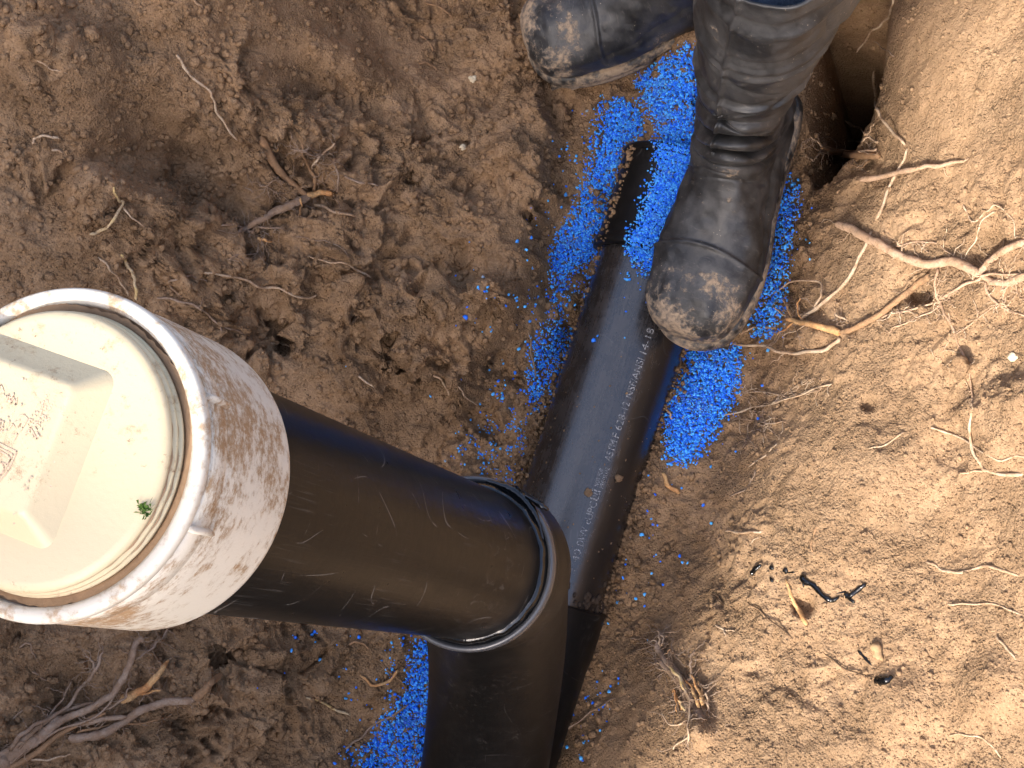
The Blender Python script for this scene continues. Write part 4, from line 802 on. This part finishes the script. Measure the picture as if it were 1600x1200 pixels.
root('grey root lying over the blue granules by the fitting', 'grey', [([(540, 1170), (565, 1152), (585, 1132), (605, 1122), (636, 1102)], 5, 4, (3, 6)), ([(550, 1160), (568, 1166), (585, 1178)], 4, 3, (3, 3), 'brown')])
root('faint brown rootlet just under the riser', 'brown', [([(545, 1008), (560, 1002), (578, 1014)], 5, 4, (1, 2))])

# ------------------------------------------------------------------ black cement spills and single lumps
def spill(name, label, chains, cat='cement spill'):
    mb = MB()
    for poly, w in chains:
        dn = catmull([(x, y, 0) for x, y in poly], 4); P = []; Rr = []
        for i, (x, y, _) in enumerate(dn):
            p, _n2 = hit(x, y); dpt = (p - ORI) @ (W @ np.array([0, 0, 1.0])); t = i / (len(dn) - 1)
            P.append(p - ray(x, y) * .0004); Rr.append(0.5 * np.interp(t, np.linspace(0, 1, len(w)), w) * dpt / F * random.uniform(.75, 1.25))
        Rr[0] *= .4; Rr[-1] *= .3; mb.grid(sweep(np.array(P), Rr, 9), cap0=True, cap1=True)
    return tag(mb.obj(name, CEMENT), label, cat)
spill('cement_spill', 'wiggly shiny black cement spill on the sunlit bank', [([(1252, 898), (1258, 908), (1272, 915), (1285, 930), (1300, 938), (1312, 932)], [8, 12, 9, 8, 9, 4]), ([(1254, 905), (1256, 918)], [5, 3]), ([(1320, 925), (1326, 932), (1340, 922), (1354, 911)], [7, 9, 9, 6]), ([(1324, 934), (1336, 942)], [5, 4]), ([(1306, 928), (1322, 924)], [2, 3])])
spill('cement_spatter', 'dotted black cement spatter left of the wiggly spill', [([(1173, 899), (1180, 890), (1190, 882)], [6, 10, 6]), ([(1203, 886), (1209, 889)], [8, 7]), ([(1223, 893), (1229, 890), (1227, 897)], [7, 7, 5]), ([(1203, 902), (1208, 910)], [6, 5]), ([(1230, 895), (1242, 894)], [2, 3])])
spill('cement_drop', 'glossy black cement drop beside a small stone on the bank', [([(1366, 1062), (1376, 1064), (1388, 1062), (1394, 1056)], [11, 14, 10, 7]), ([(1340, 1016), (1350, 1026), (1362, 1040)], [5, 6, 3])])
def lump(name, label, px, py, r, mat, cat, sq=(1, 1, .8), lift=.35, cyl=None, seed=1):
    if cyl is None: p, n = hit(px, py)
    else: p = on_cyl(px, py, *cyl); n = p - cyl[0]; n = n - cyl[1] * (n @ cyl[1]); n /= np.linalg.norm(n)
    rad = r * ((p - ORI) @ (W @ np.array([0, 0, 1.0]))) / F; c = p + n * rad * lift; mb = MB(); rings = []
    for e in np.linspace(0.12, math.pi - .12, 15):
        rings.append([(rad * sq[0] * math.sin(e) * math.cos(b), rad * sq[1] * math.sin(e) * math.sin(b), rad * sq[2] * math.cos(e)) for b in 2 * math.pi * np.arange(20) / 20])
    A = np.array(rings).reshape(-1, 3); A = A * (1 + .40 * vnoise(A + seed, rad * .8, 400 + seed) + .24 * vnoise(A + seed, rad * .35, 410))[:, None]
    mb.grid(A.reshape(15, 20, 3).tolist(), cap0=True, cap1=True); return tag(mb.obj(name, mat, M=frame(c, n)), label, cat)
lump('stone', 'tan pebble above the glossy cement drop on the bank', 1372, 1018, 12, STONE, 'stone', (.8, 1.1, .8), .3, None, 3)
lump('pale_chip', 'pale cream chip of mortar at the right edge', 1585, 558, 9, PALE, 'chip', (1, .9, .6), .3, None, 4)
lump('clay_lump', 'yellowish clay lump on the bank below the forked root', 1500, 576, 15, SOIL, 'clod', (1, 1, .7), .2, None, 5)
lump('clay_lump', 'round clay lump high on the wall in the upper left', 140, 55, 12, SOIL, 'clod', (1, 1, 1), .5, None, 6)
lump('clay_lump', 'small brown clod stuck on the drain pipe beside the square print', 919, 770, 6, SOIL, 'clod', (1, 1.2, .8), .4, (PP, PD, R_PIPE), 7)
lump('clay_lump', 'tan clod on the drain pipe right of the printed lettering', 966, 747, 6, SOIL, 'clod', (1.1, .9, .8), .4, (PP, PD, R_PIPE), 8)
lump('pebble', 'pale pebble on the soil left of the far boot', 738, 123, 6, PALE, 'stone', (1, 1, .8), .4, None, 10)
lump('pebble', 'cream pebble in the soil halfway up to the coupling', 722, 229, 5, PALE, 'stone', (1, 1, .8), .4, None, 11)

# ------------------------------------------------------------------ scatter: soil crumbs and blue granules
_g = (1 + 5 ** .5) / 2
ICO = np.array([(-1, _g, 0), (1, _g, 0), (-1, -_g, 0), (1, -_g, 0), (0, -1, _g), (0, 1, _g), (0, -1, -_g), (0, 1, -_g), (_g, 0, -1), (_g, 0, 1), (-_g, 0, -1), (-_g, 0, 1)]) / math.sqrt(1 + _g * _g)
ICF = np.array([(0, 11, 5), (0, 5, 1), (0, 1, 7), (0, 7, 10), (0, 10, 11), (1, 5, 9), (5, 11, 4), (11, 10, 2), (10, 7, 6), (7, 1, 8), (3, 9, 4), (3, 4, 2), (3, 2, 6), (3, 6, 8), (3, 8, 9), (4, 9, 5), (2, 4, 11), (6, 2, 10), (8, 6, 7), (9, 8, 1)])
OCT = np.array([(1, 0, 0), (-1, 0, 0), (0, 1, 0), (0, -1, 0), (0, 0, 1), (0, 0, -1.)]); OCF = np.array([(0, 2, 4), (2, 1, 4), (1, 3, 4), (3, 0, 4), (2, 0, 5), (1, 2, 5), (3, 1, 5), (0, 3, 5)])
def scatter(name, P, S, mat, jag=0.35, squash=(0.6, 1.0), attr=None, smooth=False, ICO=ICO, ICF=ICF):
    nv_ = len(ICO)
    n = len(P); P = np.array(P); S = np.array(S); q = rng.normal(size=(n, 4)); q /= np.linalg.norm(q, axis=1, keepdims=True); w, x, y, z = q.T
    Rm = np.stack([1 - 2 * (y * y + z * z), 2 * (x * y - z * w), 2 * (x * z + y * w), 2 * (x * y + z * w), 1 - 2 * (x * x + z * z), 2 * (y * z - x * w), 2 * (x * z - y * w), 2 * (y * z + x * w), 1 - 2 * (x * x + y * y)], 1).reshape(n, 3, 3)
    B = ICO[None] * (1 + jag * (rng.random((n, nv_, 1)) * 2 - 1)) * rng.uniform(squash[0], squash[1], (n, 1, 3)); B = np.einsum('nij,nvj->nvi', Rm, B) * S[:, None, None] + P[:, None]
    Fc = (ICF[None] + nv_ * np.arange(n)[:, None, None]).reshape(-1, 3); m = mesh_np(name, B.reshape(-1, 3), Fc, smooth)
    if attr is not None:
        a = m.attributes.new(attr[0], 'FLOAT', 'POINT'); a.data.foreach_set('value', np.repeat(attr[1], nv_).astype(np.float32))
    return link(name, m, mat)
PIPES = BVHTree.FromObject(pipe, bpy.context.evaluated_depsgraph_get()); COUP = BVHTree.FromObject(coup, bpy.context.evaluated_depsgraph_get()); Mpi = Mp.inverted()
def top_hit(px, py):
    """what lies under a pixel: soil, drain pipe or coupling (boots and riser ignored)"""
    d = Vector(ray(px, py)).normalized(); o = Vector(ORI); best = bvh.ray_cast(o, d, 5); kind = 0
    lo = Mpi @ o; ld = Mpi.to_3x3() @ d
    for kb, b in ((1, PIPES), (2, COUP)):
        h = b.ray_cast(lo, ld, 5)
        if h[0] is not None and (best[0] is None or h[3] < best[3]): best = (Mp @ h[0], Mp.to_3x3() @ h[1], 0, h[3]); kind = kb
    return np.array(best[0]), np.array(best[1]), kind
def inpoly(pts, poly):
    x, y = pts[:, 0], pts[:, 1]; c = np.zeros(len(pts), bool); n = len(poly); j = n - 1
    for i in range(n):
        xi, yi = poly[i]; xj, yj = poly[j]; t = ((yi > y) != (yj > y)) & (x < (xj - xi) * (y - yi) / (yj - yi + 1e-9) + xi); c ^= t; j = i
    return c
PATCH = [ # outline in photo pixels, granules per 100 square pixels, allowed on pipes
 ([(945,158),(985,158),(1006,186),(1000,215),(985,240),(968,295),(948,352),(925,396),(882,425),(860,428),(866,385),(900,335),(925,270)], 55, 0),
 ([(1092,72),(1120,130),(1140,235),(1095,245),(1040,216),(1026,170),(1008,150),(998,118),(1040,104)], 55, 0),
 ([(1032,222),(1120,230),(1095,258),(1078,290),(1052,330),(1037,370),(1028,420),(1012,428),(986,396),(984,368),(1000,358),(1016,310),(1030,270)], 55, 1),
 ([(960,425),(1012,420),(1010,490),(975,495)], .9, 1), ([(925,510),(1000,500),(980,560),(930,560)], .18, 1),
 ([(1130,240),(1250,300),(1225,440),(1080,560),(1060,520),(1080,300)], 22, 0),
 ([(852,505),(868,500),(893,524),(884,560),(868,600),(850,640),(832,640),(826,590),(830,545)], 22, 0), ([(862,430),(890,425),(885,470),(862,500),(855,470)], 16, 0),
 ([(900,430),(940,380),(945,420),(915,480)], 9, 0),
 ([(705,692),(760,650),(800,630),(845,640),(830,720),(808,768),(740,760),(700,740)], 5.0, 0), ([(770,600),(835,600),(825,650),(780,660)], 3.6, 0),
 ([(1068,552),(1158,542),(1153,600),(1136,642),(1108,680),(1080,722),(1056,724),(1046,700),(1040,640)], 55, 0), ([(1040,660),(1100,690),(1070,760),(1035,740)], 1.6, 0),
 ([(1198,478),(1228,445),(1226,490),(1200,526),(1180,520)], 40, 0), ([(1180,520),(1215,510),(1200,560),(1170,560)], 2, 0),
 ([(655,1000),(690,1010),(700,1080),(690,1200),(560,1210),(585,1160),(615,1110),(640,1080)], 40, 0), ([(615,1000),(690,1000),(660,1090),(600,1130),(560,1200),(520,1200),(590,1090)], 3, 0),
 ([(880,1120),(960,1050),(945,1130),(880,1200)], 2.2, 0), ([(1000,760),(1060,740),(1045,850),(1000,900)], .7, 0), ([(950,880),(1030,840),(1010,960),(950,1000)], .35, 0),
 ([(840,270),(925,240),(880,340),(845,420),(780,430)], .22, 0), ([(870,190),(945,160),(920,270),(880,290)], 1.0, 0), ([(720,360),(840,420),(840,520),(700,500)], .30, 0), ([(800,400),(862,400),(855,500),(790,470)], .7, 0),
 ([(740,440),(850,440),(840,530),(730,520)], .25, 0), ([(660,600),(780,570),(780,660),(690,700)], .15, 0), ([(1225,330),(1275,340),(1250,440),(1230,430)], .55, 0), ([(1270,270),(1345,290),(1300,340)], .12, 0),
 ([(400,1000),(520,980),(520,1060),(420,1080)], .16, 0), ([(420,985),(600,975),(620,1010),(560,1020)], .35, 0), ([(530,1050),(620,1020),(600,1120),(540,1110)], .35, 0), ([(520,540),(560,540),(560,580),(520,580)], .1, 0), ([(300,960),(560,1100),(500,1190)], .02, 0)]
gp, gs, gt = [], [], []
CL = lambda P: vnoise(np.c_[P, np.zeros(len(P))], 16.0, 555) + 0.6 * vnoise(np.c_[P, np.zeros(len(P))], 6.0, 556)
for poly, den, onp in PATCH:
    pa = np.array(poly, float); lo, hi = pa.min(0) - 8, pa.max(0) + 8; n = int((hi - lo).prod() / 100 * den) + 1; pts = rng.uniform(lo, hi, (n, 2))
    ok = inpoly(pts + rng.normal(0, 8 if den > 5 else 10, pts.shape), poly)
    cl = CL(pts); ok &= (cl > -1.25) if den > 5 else (cl > 0.05)
    for (x, y) in pts[ok]:
        p, nn_, kd = top_hit(x, y)
        if kd and not onp: continue
        s = (0.0007 + 0.0010 * rng.random() ** 2) * (rng.uniform(.9, 1.75) if den < 4 else 1)
        lay = rng.random() * (0.0065 if den > 5 and not kd else 0.0035 if den > 5 else 0.0004)
        gp.append(p + nn_ * (s * 0.45 + lay)); gs.append(s); gt.append(rng.random() ** 1.4)
# strays along the pipe foot
for _ in range(220):
    x = rng.uniform(700, 1250); y = rng.uniform(250, 1150); p, nn_, kd = top_hit(x, y)
    hrel = p[2] - plane_z(p[0], p[1])
    if kd == 0 and hrel < 0.012: s = rng.uniform(.0012, .0022); gp.append(p + nn_ * s * .5); gs.append(s); gt.append(rng.random())
gr = scatter('blue_granules', gp, gs, BLUE, 0.32, (0.65, 1.15), ('tint', np.array(gt))); tag(gr, 'bright blue granules spilled around the drain pipe', 'granules', kind='stuff')
print('granules', len(gp))
fw = W @ np.array([0, 0, 1.0])
def crumbs(name, label, count, size, base):
    P_, S_, D_ = [], [], []
    for k in range(count):
        x, y = rng.uniform(-90, 1800), rng.uniform(-90, 1320)
        h = bvh.ray_cast(Vector(ORI), Vector(ray(x, y)).normalized(), 5)
        if h[0] is None: continue
        p = np.array(h[0]); nn_ = np.array(h[1]); a = (p[0] - PP[0]) * ACR[0] + (p[1] - PP[1]) * ACR[1]; rt = float(np.clip((a - .08) / .12, 0, 1))
        if p[2] < -.1 or rng.random() < keep(rt): continue
        s = size(rt); P_.append(p + nn_ * s * 0.15); S_.append(s); D_.append(rt * .8)
    o = scatter(name, P_, S_, SOIL, 0.4, (0.6, 1.15), ('right_tone', np.array(D_)), False, *base); tag(o, label, 'soil', kind='stuff'); return len(P_)
keep = lambda rt: .55 * rt
n1_ = crumbs('soil_crumbs', 'loose brown soil crumbs scattered over the trench', 34000, lambda rt: (0.0009 + 0.0046 * rng.random() ** 5) * (1 - .45 * rt), (ICO, ICF))
keep = lambda rt: .35 * (1 - rt)
n2_ = crumbs('soil_grains', 'fine soil grains covering the trench sides', 80000, lambda rt: (0.0007 + 0.0011 * rng.random() ** 2), (OCT, OCF))
print('crumbs', n1_, n2_, 'tris', sum(len(o.data.polygons) * (2 if o.name == 'ground' else 1) for o in bpy.data.objects if o.type == 'MESH'))

P_, S_, D_ = [], [], []
for k in range(4200):
    t = rng.uniform(-.05, .42); sd = -1 if rng.random() < .6 else 1; c = drain(t); perp = np.cross(PD, (c - ORI) / np.linalg.norm(c - ORI)); perp /= np.linalg.norm(perp)
    x, y = pix(c + perp * sd * (R_PIPE + rng.exponential(.006) - .002)); p, nn_, kd = top_hit(x, y)
    dn = vnoise(np.array([[t, 0, sd]]), .05, 640)[0]
    if dn < -.1 and kd == 0 and rng.random() < .6: continue
    if kd and rng.random() < .65: continue
    s = .0008 + .0028 * rng.random() ** 3; P_.append(p + nn_ * s * .4 + np.array([0, 0, (0 if kd else max(0, dn) * rng.random() * .016)])); S_.append(s); D_.append(0)
for k in range(60):
    t = rng.uniform(-.03, .2); a = rng.uniform(-1.0, 1.0); q = Mp @ Vector((R_PIPE * math.cos(a), R_PIPE * math.sin(a), t)); s = rng.uniform(.0005, .0014); P_.append(np.array(q)); S_.append(s); D_.append(0)
sp = scatter('soil_spill', P_, S_, SOIL, .4, (.6, 1.1), ('right_tone', np.array(D_))); tag(sp, 'loose soil spilled along the sides of the drain pipe', 'soil', kind='stuff')
